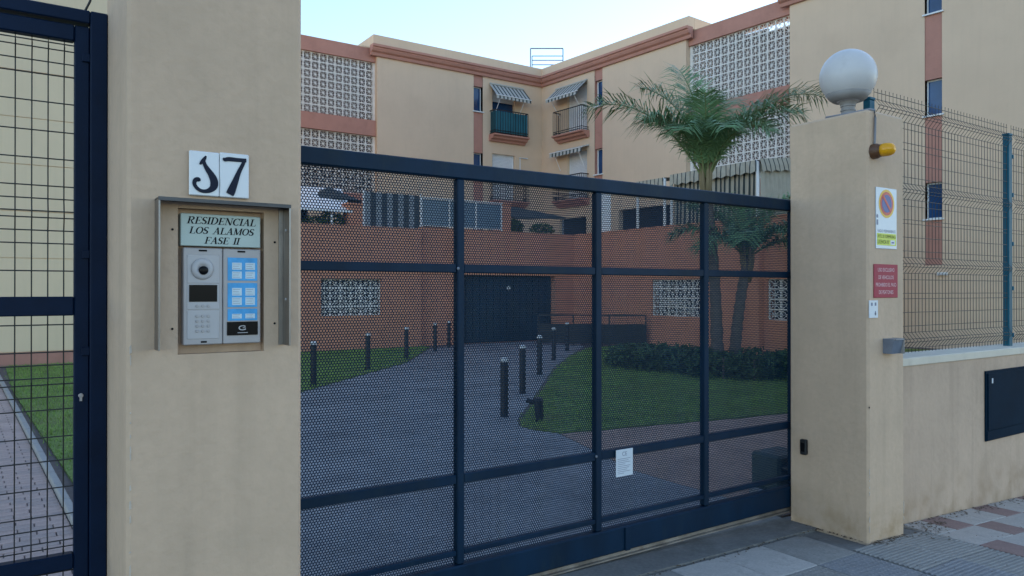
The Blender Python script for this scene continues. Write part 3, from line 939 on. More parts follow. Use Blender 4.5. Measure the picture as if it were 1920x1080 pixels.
def terrace_awning(label, x, y0, y1, zt, zf, curtain, n):
    a = thing('terrace_awning', label, 'awning', (0, 0, 0), 0, 'striped awnings over the right terrace')
    def scal(t):
        return .055 * abs(math.sin(math.pi * t * n * .5))
    def roof(t):
        y = y0 + (y1 - y0) * t
        return [(x + 4.2, y + .25, zt), (x + 2.1, y + .12, (zt + zf) / 2 + .0), (x, y, zf)]
    def val(t):
        y = y0 + (y1 - y0) * t
        w = .02 * math.sin(t * n * 3.1)
        return [(x - .01, y, zf), (x - .02 + w, y, zf - .16), (x - .02 + w, y, zf - .33 + scal(t))]
    striped('roof_cloth', [M['aw_beige'], M['aw_dark']], n, roof, a, widths=(.80, .20))
    striped('valance', [M['aw_beige'], M['aw_dark']], n, val, a, widths=(.80, .20))
    MB().tube([(x + .02, y0, zf - .02), (x + .02, y1, zf - .02)], .025, 6).build('front_bar', M['pvc'], a)
    for yy in (y0, y1):
        MB().tube([(x + .06, yy, 2.7), (x + .06, yy, zf - .03)], .045, 8).build('post', M['pvc'], a)
    if curtain:
        m = n
        def cur(t):
            y = y0 + (y1 - y0) * t
            w = .05 * math.sin(t * n * 2 * math.pi) + .02 * math.sin(t * 37)
            return [(x + .16 + w * .5, y, zf - .1), (x + .16 + w, y, zf - .7), (x + .16 + w * 1.2, y + .03, 2.75)]
        striped('curtain', [M['aw_beige'], M['aw_dark']], n, cur, a, widths=(.80, .20))
        def endc(t):
            xx = x + .1 + 3.4 * t
            w = .05 * math.sin(t * 20 * 2 * math.pi)
            return [(xx, y1 - .05 + w * .4, zf - .08 + .13 * t * 3), (xx, y1 - .05 + w, zf - .8), (xx + .02, y1 - .05 + w, 2.75)]
        striped('end_curtain', [M['aw_beige'], M['aw_dark']], 20, endc, a, widths=(.80, .20))
        def endv(t):
            xx = x - .02 + 3.6 * t
            zz_ = zf + .40 * t
            sc2 = .05 * abs(math.sin(math.pi * t * 10))
            return [(xx, y1 - .12, zz_ + .02), (xx + .03, y1 - .16, zz_ - .15), (xx + .06, y1 - .17, zz_ - .33 + sc2)]
        striped('end_valance', [M['aw_beige'], M['aw_dark']], 20, endv, a, widths=(.80, .20))
    return a
terrace_awning('shorter striped terrace awning, left one above the top rail of the gate', 15.6, 16.35, 15.25, 5.3, 4.84, False, 7)
terrace_awning('long striped terrace awning with hanging curtains behind the palm crown', 15.6, 14.98, 12.05, 5.35, 4.88, True, 19)

# ------------------------------------------------------------------ things on the left terrace, seen through the gate
wc = thing('white_canopy', 'white sloping canopy on the terrace above the orange wall, beside the pillar', 'canopy', (0, 19.3, 0))
MB().add([(4.6, 0, 3.75), (7.85, 0, 3.78), (8.4, 2.2, 4.66), (4.6, 2.2, 4.62), (4.6, .01, 3.70), (7.85, .01, 3.73), (8.4, 2.2, 4.60), (4.6, 2.2, 4.56)],
         [(0, 1, 2, 3), (4, 5, 6, 7), (0, 1, 5, 4), (1, 2, 6, 5), (2, 3, 7, 6), (3, 0, 4, 7)]).build('cloth', M['white_cloth'], wc)
for x in (4.7, 7.3):
    MB().tube([(x, .1, 2.7), (x, .1, 3.72)], .03, 6).build('post', M['pvc'], wc)
    MB().tube([(x, 2.1, 2.7), (x, 2.1, 4.55)], .03, 6).build('post', M['pvc'], wc)
MB().box(4.7, 7.3, 2.15, 2.2, 2.7, 4.5).build('dark_opening_sheet', M['dark'], wc)  # added near-black sheet, paints the dark opening under the canopy

pr = thing('closed_parasol', 'dark parasol roof between the white canopy and the slatted screen', 'parasol', (7.9, 21.2, 2.7))
b = MB()
n = 8
pts = [(math.cos(2 * math.pi * k / n) * 1.0, math.sin(2 * math.pi * k / n) * 1.0, 1.52) for k in range(n)]
b.add(pts + [(0, 0, 1.95)], [(k, (k + 1) % n, n) for k in range(n)])
b.build('canopy', M['aw_dark'], pr, fix=False)
MB().tube([(0, 0, 0), (0, 0, 1.95)], .025, 6).build('pole', M['pvc'], pr)

def pier(x, y, z1, label):
    o = MB().cbox(x, x + .42, y, y + .42, 2.70, z1, .015).cbox(x - .03, x + .45, y - .03, y + .45, z1 + .001, z1 + .06, .012).build('terrace_pier', M['orange'])
    return tag(o, label, 'pier')
pier(7.75, 19.32, 3.95, 'orange pier on the terrace left of the slatted screen')
pier(12.8, 19.5, 4.30, 'orange pier on the terrace right of the frosted balustrade')

sc = thing('slatted_screen', 'dark and pale slatted privacy screen on the terrace above the orange wall', 'screen', (8.2, 19.28, 3.36))
n = 30
w = 1.68 / n
slm = [MB().box(.002, w - .004, -.008, .008, 0, .97).mesh('slat', m) for m in (M['cane'], M['cane_dark'])]
for i in range(n):
    inst('slat', slm[(i % 6) in (3, 4, 5)], sc, (w * i, 0, random.uniform(-.012, .012)))
for z in (.1, .85):
    MB().box(-.03, 1.71, .010, .035, z, z + .04).build('rail', M['pvc'], sc)
for x in (-.05, 1.70):
    MB().box(x, x + .04, -.02, .03, -.02, 1.02).build('post', M['pvc'], sc)

def balustrade(label, x0, x1, y, z0, z1):
    o = thing('glass_balustrade', label, 'balustrade', (x0, y, z0))
    L = x1 - x0
    n = 3
    for i in range(n):
        MB().box(L * i / n + .03, L * (i + 1) / n - .03, -.006, .006, .08, z1 - z0 - .06).build('glass_panel', M['frost'], o)
    for i in range(n + 1):
        MB().box(L * i / n - .02, L * i / n + .02, -.02, .02, 0, z1 - z0 - .05).build('post', M['pvc'], o)
    MB().box(-.03, L + .03, -.03, .03, z1 - z0 - .048, z1 - z0).build('top_rail', M['pvc'], o)
    MB().box(0, L, -.018, .018, .04, .075).build('bottom_rail', M['pvc'], o)
    return o
balustrade('frosted blue balustrade with white top rail above the orange wall', 9.98, 12.75, 19.35, 3.44, 4.32)
wp = thing('hanging_curtain', 'white hanging curtain panel on the terrace right of the garage', 'curtain', (15.62, 18.1, 2.7))
b = MB()
for i in range(12):
    y0, y1 = -.05 * i, -.05 * (i + 1)
    b.quad((.02 * (i % 2), y0, 0), (.02 * ((i + 1) % 2), y1, 0), (.02 * ((i + 1) % 2), y1, 2.1), (.02 * (i % 2), y0, 2.1))
b.build('cloth', M['white_cloth'], wp, fix=False)
MB().tube([(.01, .03, 2.1), (.01, -.63, 2.1)], .02, 6).build('rod', M['pvc'], wp)
da = thing('dark_awning', 'dark awning over the terrace corner above the garage door', 'awning', (13.6, 19.6, 0))
MB().add([(0, .2, 3.95), (1.9, 0, 4.05), (2.0, 3.2, 4.7), (.2, 3.4, 4.6), (0, .2, 3.9), (1.9, 0, 4.0), (2.0, 3.2, 4.65), (.2, 3.4, 4.55)],
         [(0, 1, 2, 3), (4, 5, 6, 7), (0, 1, 5, 4), (1, 2, 6, 5), (2, 3, 7, 6), (3, 0, 4, 7)]).build('cloth', M['aw_dark'], da)
for x, y in ((.1, .25), (1.85, .1)):
    MB().tube([(x, y, 2.7), (x, y, 3.95)], .03, 6).build('post', M['galv'], da)

# ------------------------------------------------------------------ leaves
def leaf_cloud(n, centre, rad, size, seed, box=None, flatten=1.0):
    r = np.random.default_rng(seed)
    p = r.normal(0, 1, (n, 3))
    p /= np.linalg.norm(p, axis=1)[:, None]
    p *= (r.uniform(.35, 1, n) ** .5)[:, None]
    p = p * np.array(rad) + np.array(centre)
    a = r.normal(0, 1, (n, 3)); a /= np.linalg.norm(a, axis=1)[:, None]
    bb = r.normal(0, 1, (n, 3)); bb -= a * (a * bb).sum(1)[:, None]; bb /= np.linalg.norm(bb, axis=1)[:, None]
    s = (size * r.uniform(.6, 1.3, n))[:, None]
    v = np.stack([p - a * s, p + bb * s * .5, p + a * s, p - bb * s * .5], 1)
    return v.reshape(-1, 3)
def shrub(name, label, cat, clumps, size, seed, group=None, stems=()):
    vs = [leaf_cloud(n, c, r_, size, seed + i) for i, (c, r_, n) in enumerate(clumps)]
    v = np.concatenate(vs)
    v[:, 2] = np.maximum(v[:, 2], .02)
    root = thing(name, label, cat, (0, 0, 0), 0, group)
    stuff_me = np_mesh('foliage', v, np.arange(len(v)).reshape(-1, 4), M['leaf'])
    inst('foliage', stuff_me, root)
    if stems:
        b = MB()
        for p, q in stems:
            b.tube([p, q], .02, 5)
        b.build('stem', M['trunk'], root)
    return root
cl = []
r2 = random.Random(3)
for k in range(46):
    t = k / 45
    # bed curving from beside the ramp round to the pillar
    x = 11.0 - 1.0 * math.sin(math.pi * min(1, t * 1.1)) + 1.4 * t + r2.uniform(-.25, .65)
    y_ = 11.6 - 4.4 * t + r2.uniform(-.3, .3)
    cl.append(((x, y_, .20 + r2.uniform(0, .08)), (.45, .45, .27), 420))
shrub('low_hedge', 'dark green clipped low hedge round the palm trunks', 'hedge', cl, .045, 50,
      stems=[((10.9 + .3 * math.sin(i), 11.4 - i * .5, 0), (10.9 + .3 * math.sin(i), 11.4 - i * .5, .4)) for i in range(8)])
shrub('potted_shrub', 'green leafy shrub on the terrace below the white canopy', 'shrub', [((7.35, 19.62, 3.5), (.4, .22, .28), 500), ((6.9, 19.65, 3.42), (.35, .22, .2), 350)], .05, 80,
      stems=[((7.35, 19.62, 2.7), (7.35, 19.62, 3.5))])
shrub('potted_shrub', 'dark climbing shrub on the terrace above the garage door', 'shrub', [((13.5, 19.75, 3.65), (.35, .2, .25), 450), ((14.6, 19.7, 3.6), (.5, .2, .2), 450)], .05, 90,
      stems=[((13.5, 19.75, 2.7), (13.5, 19.75, 3.6)), ((14.6, 19.7, 2.7), (14.6, 19.7, 3.6))])

# ------------------------------------------------------------------ palms
def palm(label, base, top, fronds, lean_mid, r0, r1):
    root = thing('palm_tree', label, 'palm', base)
    bx = Vector(base)
    tp = Vector(top) - bx
    pts, rr_ = [], []
    n = 22
    for i in range(n + 1):
        t = i / n
        p = tp * t + Vector(lean_mid) * math.sin(math.pi * t)
        pts.append(p)
        rr_.append((r0 + (r1 - r0) * t) * (1.10 if i % 2 else .94) * (1.25 - .25 * min(1, t * 6)))
    MB().tube(pts, rr_, 12).build('trunk', M['trunk'], root, smooth=True)
    # fibrous leaf bases below the crown
    b = MB()
    for k in range(11):
        a = k * 2.4
        d = Vector((math.cos(a), math.sin(a), 0))
        p0 = tp + Vector((0, 0, -.45)) + d * r1 * .5
        p1 = tp + Vector((0, 0, -.05)) + d * (r1 * 1.15)
        p2 = tp + Vector((0, 0, .40)) + d * (r1 * 1.45)
        b.tube([p0, p1, p2], [.03, .038, .02], 6)
    b.build('leaf_base', M['crownshaft'], root, smooth=True)
    right = Vector((.827, -.562, 0))
    fwd = Vector((.562, .827, 0))
    for k, (az, el, length, droop, twist) in enumerate(fronds):
        rnd = random.Random(k * 13 + 5)
        h = right * math.cos(R(az)) + fwd * math.sin(R(az))
        p = tp + Vector((0, 0, .05)) + h * .06
        ang = R(el)
        seg = 26
        step = length / seg
        P = [p.copy()]
        T = []
        for i in range(seg):
            t = i / seg
            ang_i = ang - R(droop) * (t ** 1.7)
            d = h * math.cos(ang_i) + Vector((0, 0, 1)) * math.sin(ang_i)
            T.append(d.normalized())
            P.append(P[-1] + d * step)
        fr = MB().tube(P, [0.019 * (1 - .85 * i / seg) + .003 for i in range(seg + 1)], 5).build('frond', M['rachis'], root, smooth=True)
        v, f = [], []
        side0 = h.cross(Vector((0, 0, 1))).normalized()
        m = 104
        for i in range(m):
            t = .16 + .84 * i / (m - 1)
            q = min(seg - 1, int(t * seg))
            o = P[q].lerp(P[q + 1], t * seg - q)
            d = T[q]
            up = side0.cross(d).normalized()
            prof = math.sin(math.pi * min(1, (t - .10) * .98)) ** .55 if t < .95 else .35
            ll = (.26 + .52 * prof) * rnd.uniform(.8, 1.12) * min(1.0, length / 2.1)
            for s in (-1, 1):
                dirv = (side0 * s * rnd.uniform(.75, 1.0) + d * rnd.uniform(.35, .85) + up * rnd.uniform(-.1, .6) * (1 if twist >= 0 else -.4)).normalized()
                wv = d.cross(dirv).cross(dirv).normalized()
                w = rnd.uniform(.0075, .0115)
                g0 = Vector((0, 0, -1))
                a0 = o
                a1 = o + dirv * ll * .5 + g0 * ll * .04
                a2 = o + dirv * ll * .93 + g0 * ll * rnd.uniform(.12, .50)
                n0 = len(v)
                v += [a0 - wv * w * .5, a0 + wv * w * .5, a1 + wv * w, a1 - wv * w, a2 + wv * w * .15, a2 - wv * w * .15]
                f += [(n0, n0 + 1, n0 + 2, n0 + 3), (n0 + 3, n0 + 2, n0 + 4, n0 + 5)]
        me = bpy.data.meshes.new('leaflets')
        me.from_pydata([tuple(x) for x in v], [], f)
        me.materials.append(M['frond'])
        stuff(inst('leaflets', me, fr))
    return root
# (azimuth seen from the camera: 0 right, 90 away, 180 left, 270 towards the viewer; rise; length; droop; twist)
palm('tall feather palm rising above the gate in front of the tall lattice', (11.05, 9.41, 0), (10.87, 9.53, 3.66),
     [(178, 60, 2.7, 78, 1), (2, 64, 2.95, 84, 1), (22, 68, 2.6, 78, 1), (150, 80, 2.35, 66, 1), (115, 86, 2.4, 40, 1), (55, 76, 2.3, 66, 1),
      (205, 70, 1.9, 100, 1), (340, 66, 2.1, 90, 1), (235, 72, 1.6, 118, 1), (272, 74, 1.6, 122, 1), (310, 68, 1.7, 116, 1), (80, 80, 2.2, 60, 1), (255, 86, 1.6, 50, 1), (190, 78, 1.7, 105, 1), (355, 76, 1.7, 105, 1)],
     (.10, .02, 0), .12, .075)
palm('shorter feather palm with leaning trunk beside the tall palm, behind the mesh', (11.3, 9.25, 0), (11.52, 9.1, 2.2),
     [(175, 45, 1.5, 80, 1), (150, 65, 1.5, 60, 1), (110, 75, 1.5, 50, 1), (60, 70, 1.6, 60, 1), (15, 50, 1.5, 75, 1), (340, 35, 1.3, 95, 1), (300, 50, 1.3, 110, 1), (250, 50, 1.3, 110, 1), (215, 40, 1.3, 100, 1), (80, 55, 1.6, 80, 1), (0, 70, 1.5, 50, 1)],
     (-.06, 0, 0), .11, .085)

# ------------------------------------------------------------------ bollards and small garden fittings
bol = MB().lathe([(.055, 0), (.055, .02), (.05, .025), (.05, .70)], n=14).mesh('shaft', M['bollard'], smooth=False)
bcap = MB().lathe([(.050, .701), (.051, .705), (.051, .738), (.036, .752), (.012, .756)], n=14).mesh('cap', M['cap'])
bspots = [((4.26, 12.15), 'black bollard with white cap left of the driveway, first and nearest in its row'),
          ((6.01, 13.97), 'black bollard with white cap left of the driveway, second in its row'),
          ((7.67, 15.62), 'black bollard with white cap left of the driveway, third in its row'),
          ((9.35, 17.35), 'black bollard with white cap left of the driveway, fourth in its row'),
          ((10.3, 18.3), 'black bollard with white cap at the left edge of the garage door'),
          ((5.23, 7.87), 'black bollard with white cap at the lawn tip, nearest of the right row'),
          ((6.66, 9.51), 'black bollard with white cap along the right lawn, second in its row'),
          ((8.40, 11.43), 'black bollard with white cap along the right lawn, third in its row'),
          ((10.4, 13.6), 'black bollard with white cap along the right lawn, fourth in its row'),
          ((12.3, 15.5), 'black bollard with white cap along the right lawn, farthest of its row')]
for (x, y), lab in bspots:
    o = thing('bollard', lab, 'bollard', (x, y, 0), 0, 'bollards along the driveway')
    inst('shaft', bol, o)
    inst('cap', bcap, o)
sp = thing('garden_tap', 'short black garden standpipe with side arm at the tip of the right lawn', 'standpipe', (5.38, 7.31, 0))
MB().tube([(0, 0, 0), (-.02, .01, .26)], [.05, .06], 10).build('post', M['bollard'], sp)
MB().tube([(-.02, .01, .23), (-.14, .09, .27)], .03, 8).build('arm', M['bollard'], sp)
MB().lathe([(.065, .262), (.07, .27), (.05, .30), (.01, .305)], (-.02, .01, 0), 12).build('lid', M['bollard'], sp)

# ------------------------------------------------------------------ lettering
_zoff = [0]
def strokes(b, lines, ox, oz, sx, sz, y, shear=0.0):
    """each line: list of (x, z, width); flat ribbons with thick and thin parts, each a hair in front of the last"""
    for ln in lines:
        _zoff[0] = (_zoff[0] + 1) % 12
        yy = y - .00004 * _zoff[0]
        P = [Vector((p[0], p[1])) for p in ln]
        left, right = [], []
        for i, p in enumerate(P):
            t = (P[min(i + 1, len(P) - 1)] - P[max(i - 1, 0)])
            t = t.normalized() if t.length else Vector((1, 0))
            n = Vector((-t.y, t.x)) * ln[i][2] * .5
            left.append(p + n)
            right.append(p - n)
        def tr(p):
            return (ox + (p.x + shear * p.y) * sx, yy, oz + p.y * sz)
        for i in range(len(P) - 1):
            b.quad(tr(left[i]), tr(left[i + 1]), tr(right[i + 1]), tr(right[i]))
def arc(cx, cz, rx, rz, a0, a1, wt, wn, n=14):
    """ellipse arc, thick where it runs vertically, thin where it runs flat"""
    out = []
    for i in range(n + 1):
        a = R(a0 + (a1 - a0) * i / n)
        out.append((cx + rx * math.cos(a), cz + rz * math.sin(a), wn + (wt - wn) * abs(math.cos(a))))
    return out
K, H_, SF = .17, .065, .06
def ser(x, z, w=.34):
    return [(x - w / 2, z, SF), (x + w / 2, z, SF)]
GL = {
    'I': (.36, [[(.18, 0, K), (.18, 1, K)], ser(.18, .03), ser(.18, .97)]),
    'L': (.66, [[(.18, 0, K), (.18, 1, K)], ser(.18, .97), [(.02, .03, SF), (.62, .03, SF)], [(.60, 0, .08), (.63, .28, .04)]]),
    'E': (.68, [[(.18, 0, K), (.18, 1, K)], [(.02, .97, SF), (.6, .97, SF)], [(.02, .03, SF), (.62, .03, SF)], [(.2, .5, SF), (.48, .5, SF)], [(.60, 0, .08), (.64, .26, .04)], [(.58, 1, .08), (.61, .76, .04)], [(.47, .62, .05), (.47, .38, .05)]]),
    'F': (.64, [[(.18, 0, K), (.18, 1, K)], ser(.18, .03), [(.02, .97, SF), (.6, .97, SF)], [(.2, .5, SF), (.48, .5, SF)], [(.58, 1, .08), (.61, .74, .04)], [(.47, .63, .05), (.47, .37, .05)]]),
    'R': (.78, [[(.18, 0, K), (.18, 1, K)], ser(.18, .03), [(.02, .97, SF), (.38, .97, SF)], arc(.36, .74, .24, .23, 90, -90, K, H_), [(.2, .51, SF), (.38, .51, SF)], [(.36, .50, .1), (.62, .04, K)], ser(.68, .03, .2)]),
    'D': (.82, [[(.18, 0, K), (.18, 1, K)], [(.02, .97, SF), (.36, .97, SF)], [(.02, .03, SF), (.36, .03, SF)], arc(.34, .5, .36, .47, 90, -90, K, H_)]),
    'S': (.58, [arc(.30, .74, .20, .23, 20, 180, K * .8, H_), arc(.30, .74, .2, .24, 180, 250, K, K), [(.18, .60, K), (.40, .42, K)], arc(.28, .26, .20, .23, 60, -60, K, H_), arc(.28, .26, .22, .23, -60, -170, K * .7, H_)]),
    'N': (.86, [[(.16, 0, H_), (.16, 1, H_)], [(.14, 1, K), (.68, 0, K)], [(.70, 0, H_), (.70, 1, H_)], ser(.16, .03, .26), ser(.70, .97, .26), ser(.10, .97, .2)]),
    'C': (.74, [arc(.42, .5, .33, .47, 45, 315, K, H_, 18), [(.65, .98, .05), (.66, .70, .05)]]),
    'A': (.80, [[(.12, 0, H_), (.42, 1, H_)], [(.40, 1, K), (.66, 0, K)], [(.2, .34, SF), (.56, .34, SF)], ser(.12, .03, .26), ser(.66, .03, .28)]),
    'O': (.80, [arc(.40, .5, .31, .47, 0, 360, K, H_, 26)]),
    'M': (.98, [[(.16, 0, H_), (.16, 1, H_)], [(.16, 1, K), (.48, .05, K)], [(.48, .05, H_), (.80, 1, H_)], [(.82, 0, K), (.82, 1, K)], ser(.16, .03, .26), ser(.82, .03, .3), ser(.12, .97, .2), ser(.84, .97, .26)]),
    ' ': (.50, []),
}
def serif_text(b, text, xc, z, hgt, width, y):
    tot = sum(GL[c][0] for c in text)
    sx = width / tot
    x = xc - width / 2
    for c in text:
        strokes(b, GL[c][1], x, z, sx, hgt, y, .22)
        x += GL[c][0] * sx

def text_obj(name, text, size, loc, m, parent=None, width=None, shear=0.0):
    """sans lettering lying in the X-Z plane, facing the street, centred on loc"""
    cu = bpy.data.curves.new('t', 'FONT')
    cu.body = text
    cu.size = size
    cu.shear = shear
    cu.resolution_u = 3
    ob = bpy.data.objects.new('t', cu)
    COL.objects.link(ob)
    bpy.context.view_layer.update()
    me = bpy.data.meshes.new_from_object(ob.evaluated_get(bpy.context.evaluated_depsgraph_get()))
    bpy.data.objects.remove(ob)
    bpy.data.curves.remove(cu)
    xs = [v.co.x for v in me.vertices]
    zs = [v.co.y for v in me.vertices]
    cx, cz = (min(xs) + max(xs)) / 2, (min(zs) + max(zs)) / 2
    k = (width / (max(xs) - min(xs))) if width else 1
    for v in me.vertices:
        v.co = ((v.co.x - cx) * k, 0, v.co.y - cz)
    me.materials.clear()
    me.materials.append(m)
    return inst(name, me, parent, loc)

# ------------------------------------------------------------------ gate pillars
def boolean_cut(mb, cutters, name, m):
    a = bpy.data.objects.new('tmp', mb.mesh(name, m))
    COL.objects.link(a)
    cs = []
    for c in cutters:
        o = bpy.data.objects.new('tmpc', c.mesh('c', m))
        COL.objects.link(o)
        md = a.modifiers.new('b', 'BOOLEAN')
        md.operation = 'DIFFERENCE'
        md.solver = 'EXACT'
        md.object = o
        cs.append(o)
    bpy.context.view_layer.update()
    me = bpy.data.meshes.new_from_object(a.evaluated_get(bpy.context.evaluated_depsgraph_get()))
    me.name = name
    for o in cs + [a]:
        bpy.data.objects.remove(o)
    me.materials.clear()
    me.materials.append(m)
    return me

PF = 2.64                      # street face of both pillars
lp = thing('gate_pillar', 'tall beige rendered pillar carrying the intercom and number tiles', 'pillar', (0.32, PF, 0))
me = boolean_cut(MB().cbox(0.0, .562, 0, .575, -.05, 2.78, .012), [MB().box(.150, .428, -.05, .035, 1.390, 1.872)], 'shaft', M['pillar'])
inst('shaft', me, lp)
MB().box(.151, .427, .0335, .034, 1.391, 1.871).build('recess_back', M['wall_low'], lp)
ch = MB()
rc = random.Random(11)
for i in range(26):
    z = .55 + .85 * rc.random() ** 1.1
    h, w = rc.uniform(.004, .03), rc.uniform(.002, .005)
    ch.plate([(.012 - w, z), (.012 + w * .6, z + h * .2), (.011 + w * .4, z + h), (.011 - w * .7, z + h * .8)], -.0010 - .00006 * i, .001)
stuff(ch.build('plaster_chips', M['chip'], lp, fix=False))
for x, z in ((.133, 1.80), (.133, 1.475), (.465, 1.77), (.465, 1.485), (.06, 2.62)):
    MB().lathe([(.004, 0), (.004, .002)], (x, 0, z), 8, 'y').build('screw_hole', M['ink'], lp)

rp = thing('gate_pillar', 'beige rendered pillar with globe lamp on top and traffic signs', 'pillar', (4.52, PF, 0))
MB().cbox(0, .425, 0, .575, -.15, 2.75, .014).build('shaft', M['pillar'], rp)
ch = MB()
for i in range(16):
    z = .05 + .42 * rc.random()
    h, w = rc.uniform(.004, .035), rc.uniform(.002, .006)
    ch.plate([(.012 - w, z), (.012 + w * .6, z + h * .2), (.011 + w * .4, z + h), (.011 - w * .7, z + h * .8)], -.0010 - .00006 * i, .001)
for i in range(20, 25):
    z = .08 + .15 * rc.random()
    h, w = rc.uniform(.01, .05), rc.uniform(.003, .006)
    ch.plate([(.415 - w, z), (.415 + w * .6, z + h * .2), (.415 + w * .4, z + h), (.415 - w * .7, z + h * .8)], -.0010 - .00006 * i, .001)
stuff(ch.build('plaster_chips', M['chip'], rp, fix=False))

# number tiles
def smooth_line(pts, n=6):
    """Catmull-Rom through (x, z, width) points"""
    out = []
    P = [pts[0]] + list(pts) + [pts[-1]]
    for i in range(1, len(P) - 2):
        for k in range(n):
            t = k / n
            out.append(tuple(.5 * ((2 * P[i][a]) + (-P[i - 1][a] + P[i + 1][a]) * t + (2 * P[i - 1][a] - 5 * P[i][a] + 4 * P[i + 1][a] - P[i + 2][a]) * t * t
                                   + (-P[i - 1][a] + 3 * P[i][a] - 3 * P[i + 1][a] + P[i + 2][a]) * t ** 3) for a in range(3)))
    return out + [tuple(pts[-1])]
def number_tile(label, x0, x1, z0, z1, lines):
    o = thing('number_tile', label, 'number tile', (x0, PF, z0), 0, 'house number tiles')
    w, h = x1 - x0, z1 - z0
    MB().cbox(0, w, -.012, -.001, 0, h, .003).build('tile', M['tile_white'], o)
    b = MB()
    strokes(b, [smooth_line([(p[0] * w, p[1] * h, p[2] * w) for p in l]) for l in lines], 0, 0, 1, 1, -.0132)
    d = b.build('digit', M['tile_ink'], o, fix=False)
    md = d.modifiers.new('thick', 'SOLIDIFY')
    md.thickness = .001
    return o
one = [[(.55, .90, .05), (.50, .84, .11), (.42, .76, .13), (.34, .70, .05)],
       [(.49, .80, .07), (.50, .72, .12), (.58, .62, .16), (.71, .50, .21), (.81, .37, .26), (.82, .25, .26), (.73, .16, .20), (.57, .11, .14), (.39, .11, .12), (.24, .17, .12), (.165, .26, .13), (.20, .34, .15), (.29, .36, .15), (.34, .32, .08)]]
seven = [[(.12, .88, .05), (.16, .84, .12), (.30, .86, .15), (.60, .86, .14), (.90, .865, .13)], [(.85, .89, .08), (.80, .80, .12), (.64, .58, .15), (.50, .34, .22), (.38, .14, .28), (.33, .07, .26)]]
number_tile('white glazed tile with the curled navy digit one above the intercom', .502, .5965, 1.915, 2.063, one)
number_tile('white glazed tile with the navy digit seven above the intercom', .598, .694, 1.915, 2.066, seven)

# steel rain hood round the intercom
hd = thing('intercom_hood', 'tarnished steel rain hood framing the intercom on the pillar', 'hood', (.40, PF, 1.41))
MB().box(0, .418, -.075, -.001, .480, .486).build('top_plate', M['steel_dark'], hd)
MB().box(-.001, .419, -.077, -.0752, .475, .487).build('top_lip', M['steel_dark'], hd)
MB().box(0, .005, -.075, -.001, 0, .4795).build('side_plate', M['steel'], hd)
MB().box(.413, .418, -.075, -.001, 0, .4795).build('side_plate', M['steel'], hd)
MB().box(.398, .4125, -.006, -.002, 0, .479).build('flange', M['steel'], hd)
sc_ = MB().lathe([(.005, 0), (.005, .002), (.003, .003)], n=10)
for z in (.16, .40):
    q = MB()
    q.add([(.4128 - p[2], p[0] - .04, z + p[1]) for p in sc_.v], sc_.f)
    q.build('rivet', M['alu_light'], hd)

# name plate
npz = thing('name_plate', 'pale green plate with three lines of black italic capitals above the intercom', 'sign', (.477, PF, 1.745))
MB().cbox(0, .257, -.006, .030, .003, .110, .002).build('plate', M['name_plate'], npz)
b = MB()
serif_text(b, 'RESIDENCIAL', .1285, .0765, .024, .222, -.0064)
serif_text(b, 'LOS ALAMOS', .1285, .0440, .023, .208, -.0064)
serif_text(b, 'FASE II', .1285, .0115, .023, .112, -.0064)
b.build('lettering', M['ink'], npz, fix=False)

# intercom
ic = thing('door_intercom', 'grey aluminium door intercom with camera, keypad and blue name cards', 'intercom', (.484, PF, 1.420))
W1 = .124
fr = MB().cbox(0, W1, -.010, .030, 0, .322, .003).build('module', M['alu'], ic)
fr2 = MB().cbox(W1 + .002, .250, -.010, .030, 0, .322, .003).build('module', M['alu'], ic)
def inset(parent, x0, x1, z0, z1, m=None, y=-.0115):
    return MB().cbox(x0, x1, y, -.0095, z0, z1, .001).build('face_plate', m or M['alu_light'], parent)
inset(fr, .012, .112, .205, .298)
inset(fr, .012, .112, .118, .201)
inset(fr, .012, .112, .020, .114)
cm = MB().lathe([(.036, 0), (.036, .002), (.030, .0075), (.016, .009), (.014, .006)], (.059, -.0115, .252), 32, 'y').build('camera_cone', M['alu_light'], fr, smooth=True)
MB().lathe([(.0145, 0), (.0145, .012), (.012, .0145), (.004, .015)], (.061, -.0115, .247), 24, 'y').build('camera_lens', M['black'], fr, smooth=True)
MB().box(.018, .106, -.0128, -.0117, .143, .199).build('screen', M['black'], fr)
bt = MB().lathe([(.0052, 0), (.0052, .0022), (.0042, .003)], n=12, axis='y').mesh('button', M['alu'])
for i in range(3):
    inst('button', bt, fr, (.043 + .0175 * i, -.0116, .129))
    for j in range(4):
        inst('button', bt, fr, (.043 + .0175 * i, -.0116, .046 + .0165 * j))
MB().box(.048, .074, -.0108, -.0099, .310, .316).build('badge', M['ink'], fr)
MB().box(W1 + .048, W1 + .074, -.0108, -.0099, .310, .316).build('badge', M['ink'], fr2)
MB().box(.055, .074, -.0108, -.0099, .0065, .0125).build('lock_slot', M['ink'], fr)
def cards(z0, z1, rows):
    c = MB().box(.140, .238, -.0122, -.0102, z0, z1).build('name_card', M['card_blue'], fr2)
    h = (z1 - z0 - .018) / rows
    for r_ in range(rows):
        for k in (0, 1):
            a = .154 + .044 * k
            MB().box(a, a + .032, -.0128, -.0123, z0 + .004 + h * r_ + .003, z0 + .004 + h * (r_ + 1) - .003).build('label_strip', M['card_white'], c)
            for e in range(3):
                zc = z0 + .004 + h * r_ + h * (e + 1) / 4
                MB().box(a + .003, a + .026 - .004 * (e % 2), -.01305, -.0129, zc - .0005, zc + .0005).build('name_line', M['sign_grey'], c)
cards(.214, .292, 2)
cards(.124, .206, 2)
cards(.078, .118, 1)
rd = MB().box(.138, .240, -.0125, -.0102, .028, .074).build('card_reader', M['black'], fr2)
b = MB()
strokes(b, [arc(.189, .053, .012, .007, 40, 330, .004, .0025, 20), [(.189, .053, .002), (.199, .053, .002)]], 0, 0, 1, 1, -.0130)
